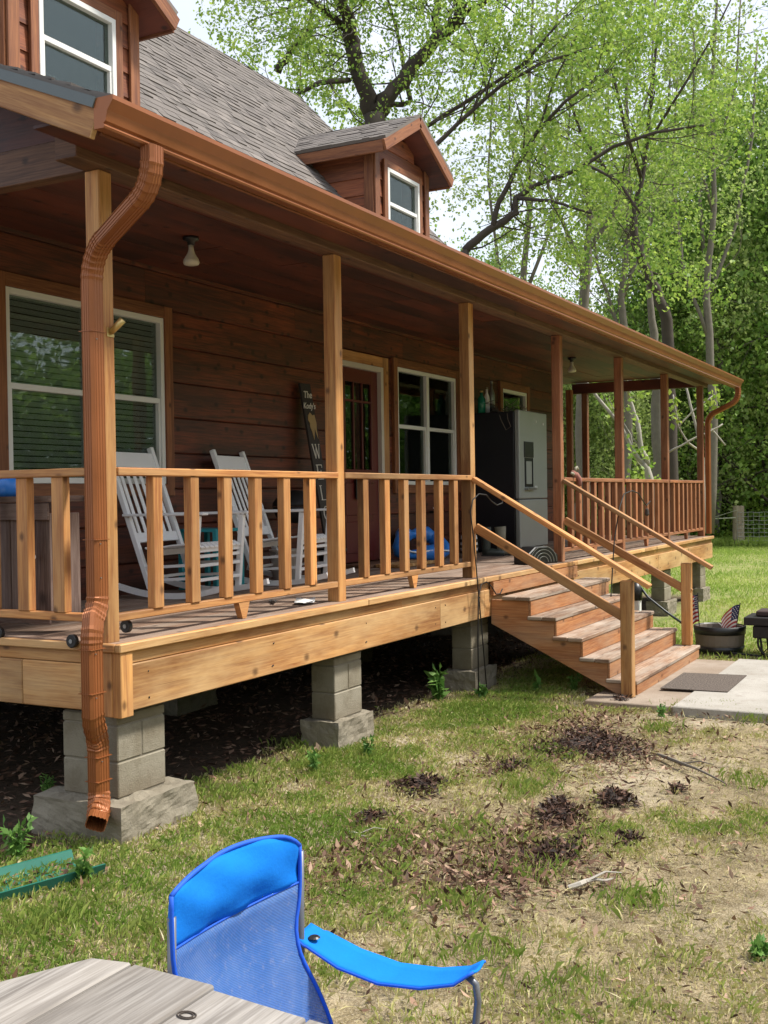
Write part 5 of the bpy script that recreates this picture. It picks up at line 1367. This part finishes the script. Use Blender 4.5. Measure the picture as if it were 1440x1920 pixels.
special('dark tree with a sideways lean just left of the fence post', [
    [(1368, 1010, 39, 12), (1366, 900, 39, 11), (1352, 830, 39, 10), (1345, 760, 39, 9), (1355, 680, 39, 8), (1375, 600, 39, 6), (1385, 480, 39, 3)]],
    (1368, 1010, 39), 'bark_dark', 'leaf_dark', prob=.9, L=2.4, leafn=5, spread=.25, lsize=.14)
special('thin grey tree right behind the far porch corner', [
    [(1342, 1012, 38, 9), (1340, 900, 38, 9), (1343, 800, 38, 8), (1350, 690, 38, 7), (1335, 600, 38, 5), (1320, 480, 38, 4), (1310, 350, 38, 3)]],
    (1342, 1012, 38), 'bark_grey', 'leaf_spring', prob=.85, L=2.2, leafn=4, spread=.22, lsize=.13)
# arching pale bare sapling
special('bare arching pale sapling behind the far corner of the porch', [
    [(1322, 1000, 22, 3), (1318, 860, 22, 3), (1300, 780, 22, 2.6), (1285, 720, 22, 2)], [(1318, 850, 22, 2.4), (1290, 830, 21, 2), (1272, 800, 21, 1.8), (1262, 740, 21, 1.4)],
    [(1250, 850, 21, 2), (1290, 828, 21, 2), (1330, 810, 21, 2), (1355, 795, 21, 1.5)], [(1300, 780, 22, 1.8), (1330, 800, 22, 1.8), (1360, 835, 22, 1.5)], [(1272, 800, 21, 1.6), (1300, 770, 21, 1.4), (1340, 740, 21, 1.2)]],
    (1322, 1000, 22), 'bark_pale', 'leaf_yellow', prob=.05, L=.8, leafn=2)
d6 = 34
for lab, px, top in (('tall wispy pale leafed tree high above the middle of the porch roof', 985, -60), ('tall wispy pale leafed tree high above the far half of the porch roof', 1170, -120), ('tall slim pale tree reaching the top edge above the far gutter end', 1330, -80)):
    special(lab, [[(px, 1000, d6, 9), (px+8, 760, d6, 8), (px-6, 560, d6, 7), (px+10, 380, d6, 5), (px+4, 200, d6, 4), (px+16, top, d6, 2)],
        [(px, 640, d6, 4), (px-50, 500, d6, 3), (px-70, 330, d6, 2.4), (px-60, 140, d6, 1.6)], [(px-2, 560, d6, 4), (px+50, 420, d6, 3), (px+80, 260, d6, 2.4), (px+90, 80, d6, 1.6)],
        [(px+8, 400, d6, 3), (px-30, 260, d6, 2), (px-30, 60, d6, 1.5)], [(px+8, 300, d6, 3), (px+50, 160, d6, 2), (px+60, -20, d6, 1.5)]],
        (px, 1000, d6), 'bark_grey', 'leaf_pale', prob=.6, L=2.3, leafn=5, spread=.22, lsize=.10, start=.1)
# generic trees behind: a few kinds copied
def generic(hgt, r, bark, leafm, lab, nl=4, L=3.2, lsize=.13, lean=.06, start=.3, leafn=8, spread=.4, group='trees standing in the woods beyond the fence'):
    t = thing('tree', lab, 'tree', (0, 0, -50), group=group); m = MB(); LPs = []
    p = Vector((0, 0, -.05)); Q = [p]; n = 12; dd = Vector((random.gauss(0, lean), random.gauss(0, lean), 1))
    for k in range(n):
        dd = (dd+Vector((random.gauss(0, .06), random.gauss(0, .06), .05))).normalized(); p = p+dd*hgt/n; Q.append(p)
    RR = [r*(1.25-.3*min(1, k/1.5)-.85*k/n) for k in range(n+1)]; RR = [max(.02, x) for x in RR]; m.tube(Q, RR, 7)
    for i in range(int(n*start), n+1):
        for _ in range(nl):
            a = random.uniform(0, 6.28); d = Vector((math.cos(a), math.sin(a), random.uniform(.1, .9)))
            sprout(m, Q[i], d, L*(1.15-.5*i/n)*random.uniform(.6, 1.1), RR[i]*.4, 1, LPs, kids=2.5, nseg=5, leafn=leafn, spread=spread)
    m.build('trunk', bark, t, smooth=True); P = np.array(LPs); P = np.repeat(P[rng.random(len(P)) < .5], 3, axis=0); leaves('crown', P + rng.normal(0, .09, P.shape), lsize*1.15, leafm, t, droop=.4, wr=.36); return t
kinds = [generic(15, .20, 'bark_grey', 'leaf_spring', 'grey trunked tree with bright spring leaves in the woods', nl=4),
         generic(13, .16, 'bark_dark', 'leaf_dark', 'dark green bushy tree in the woods beyond the lawn', nl=5, leafn=13, spread=.5, start=.15),
         generic(17, .24, 'bark_dark', 'leaf_spring', 'tall dark trunked tree with sparse yellow green leaves in the woods', nl=3, leafn=4, start=.45),
         generic(9, .10, 'bark_pale', 'leaf_pale', 'small pale stemmed tree with yellow green leaves in the woods', nl=4, start=.2, L=2.2, leafn=11)]
used = [0]*4
spots = []
for a, dp, k in ((1045, 38, 3), (1075, 46, 1), (1130, 40, 3), (1165, 36, 3), (1200, 44, 1), (1275, 38, 1), (1305, 46, 0), (1330, 40, 1), (1392, 42, 1), (1440, 48, 2), (1470, 38, 1), (1500, 40, 0), (1410, 43, 3), (1290, 39, 3), (1150, 37, 3),
                 (980, 44, 3), (930, 40, 3), (1010, 38, 3), (890, 50, 1), (800, 44, 2), (640, 46, 0), (560, 40, 2), (480, 44, 0), (760, 38, 3), (1120, 52, 2), (1240, 54, 1), (1360, 52, 1), (1450, 56, 1), (1070, 58, 1), (960, 56, 1), (840, 58, 1), (1190, 60, 0), (1300, 62, 1), (1400, 60, 1)):
    q = WD(a, 940, dp); o = kinds[k] if not used[k] else copy_tree(kinds[k]); used[k] += 1
    o.location = (q.x, q.y, 0); o.rotation_euler.z = random.uniform(0, 6.28); s_ = random.uniform(.8, 1.12)
    if dp > 50: s_ *= 1.1
    if 850 < a < 1260: s_ *= .72
    if a > 1290: s_ *= 1.15
    o.scale = (s_, s_, s_)
# far wood as one mass and undergrowth
n = 260000; P = np.zeros((n, 3)); a = rng.uniform(700, 1560, n); dp = rng.uniform(44, 84, n)
for_ = (dp[:, None])*(cF[None, :] + ((a-720)/FPX)[:, None]*cR[None, :])
P[:, :2] = CC[:2] + for_[:, :2]
nz = vnoise(np.stack([a/60., dp/9.], 1), 1.)
cap = (6.2 + 3.5*nz + 7.*np.clip((a-1240)/120, 0, 1.2) + 1.5*np.clip((900-a)/100, 0, 1)) * dp/50
P[:, 2] = rng.random(n)**.75*cap
nn_ = vnoise(np.stack([P[:, 0]+P[:, 2]*.7, P[:, 1]*1.+P[:, 2]], 1), .45, 4.)
k = rng.random(n) < np.clip(.65+1.3*nn_, .05, 1); P = P[k]
stuff(leaves('far_woods', P, .25, 'leaf_spring', None, droop=.2, wr=.4, tbias=np.clip(.72+1.1*nn_[k], 0, 1)))
n = 60000; a = rng.uniform(1010, 1520, n); dp = rng.uniform(37.5, 46, n); for_ = (dp[:, None])*(cF[None, :] + ((a-720)/FPX)[:, None]*cR[None, :])
P = np.zeros((n, 3)); P[:, :2] = CC[:2]+for_[:, :2]; nz = vnoise(P[:, :2], .6, 1.); P[:, 2] = rng.random(n)**1.5*(1.9+2.6*nz)
P = P[P[:, 2] > 0]
stuff(leaves('underbrush', P, .15, 'leaf_spring', None, droop=.1, wr=.3))
m = MB()
for k in range(420):
    q = WD(random.uniform(1020, 1500), 940, random.uniform(38.5, 50)); q.z = 0; p = q.copy(); pts = [p.copy()]; dd = Vector((random.gauss(0, .4), random.gauss(0, .4), 1)).normalized()
    for j in range(6): dd = (dd+Vector((random.gauss(0, .25), random.gauss(0, .25), -.05*j*random.random()))).normalized(); p = p+dd*random.uniform(.3, .8); pts.append(p.copy())
    r_ = random.uniform(.008, .03); m.tube(pts, [r_*(1-.12*j) for j in range(7)], 4, cap=False)
stuff(m.build('brushwood', 'bark_grey', None))
n = 230000; a = rng.uniform(R(-175), R(0), n); dd_ = rng.uniform(32, 48, n); P = np.zeros((n, 3))
P[:, 0] = 2+np.cos(a)*dd_; P[:, 1] = -2+np.sin(a)*dd_; P[:, 2] = rng.random(n)**.8*(8.5+4*vnoise(P[:, :2], .15, 7.))
P = P[rng.random(n) < np.clip(.9+1.2*vnoise(np.stack([P[:, 0]+P[:, 2], P[:, 1]+P[:, 2]], 1), .3, 2.), .3, 1)]
stuff(leaves('near_woods', P, .36, 'leaf_dark', None, droop=.2, wr=.4))
# wire fence
t = thing('wire_fence', 'round wooden corner post and woven wire fence at the edge of the woods', 'fence', (32.9, 0, 0))
def fp(px, r, h, mat='fence_wood'):
    q = on(px, 1024, 0); f = 32.9
    y = W(px, 1000, 0, f).y
    m = MB(); m.tube([(0, y, -.2), (.01, y+.01, h*.5), (0, y, h)], [r*1.04, r, r*.97], 16); m.build('fence_post', mat, t); return y
ya_ = fp(1385, .185, 1.33); yb_ = fp(1560, .08, 1.3); yc_ = fp(1290, .07, 1.2)
yl = W(1250, 1000, 0, 32.9).y
wm = MB()
for k in range(9):
    z = .08+k*.13; pts = []
    for j in range(25):
        f = j/24; y = ya_*(1-f)+yb_*f; pts.append((-.19, y, z + .012*math.sin(j*1.7+k)))
    wm.tube(pts, .007, 4, cap=False)
y = ya_
while y > yb_:
    wm.tube([(-.19, y, .05), (-.19+random.uniform(-.02, .02), y+.01, .6), (-.19, y, 1.14)], .006, 4, cap=False); y -= .17
wm.build('wire_mesh', 'wire', t)
MB().tube([(-.2, ya_+.05, .95), (-.05, (ya_+yl)/2, .90), (-.0, yl+2.5, .92)], .02, 6).tube([(-.2, ya_, 1.2), (-.1, ya_+.8, .95), (0, ya_+1.3, .8)], .008, 5).build('rope', 'rope', t)

# ------------------------------------------------------------------ sky and sun
SUN_EL, SUN_AZ = 57., -62.            # azimuth of the sun measured from +x toward +y
sd = Vector((math.cos(R(SUN_EL))*math.cos(R(SUN_AZ)), math.cos(R(SUN_EL))*math.sin(R(SUN_AZ)), math.sin(R(SUN_EL))))
L = D.lights.new('sun', 'SUN'); L.energy = 3.7; L.angle = R(7); L.color = (1, .95, .87)
so = D.objects.new('sun', L); COL.objects.link(so); so.rotation_euler = sd.to_track_quat('Z', 'Y').to_euler(); so.location = (0, 0, 30)
wd = D.worlds.new('World'); SC.world = wd; wd.use_nodes = True; nt = wd.node_tree; nt.nodes.clear(); g = N(nt)
sky = g.n('ShaderNodeTexSky', sky_type='NISHITA'); sky.sun_disc = False; sky.sun_elevation = R(SUN_EL)
sky.sun_rotation = R(90-SUN_AZ); sky.dust_density = 3.; sky.air_density = 1.2; sky.altitude = 50
tc = g.n('ShaderNodeTexCoord').outputs['Generated']
cl = g.noise(g.scl(tc, (1, 1, 2.2)), 2.1, 6, .6)
c = g.mix(g.math('ADD', g.math('MULTIPLY', g.ramp(cl, .35, .62),   .35), .55), sky.outputs[0], (4.7, 4.9, 5.4))
bg = g.n('ShaderNodeBackground'); g.l(c, bg.inputs[0]); bg.inputs[1].default_value = .145
wo = g.n('ShaderNodeOutputWorld'); g.l(bg.outputs[0], wo.inputs[0])
SC.render.engine = 'CYCLES'
SC.view_settings.view_transform = 'Standard'; SC.view_settings.look = 'None'; SC.view_settings.gamma = 1
SC.view_settings.exposure = .72
SC.cycles.max_bounces = 8; SC.cycles.transparent_max_bounces = 12
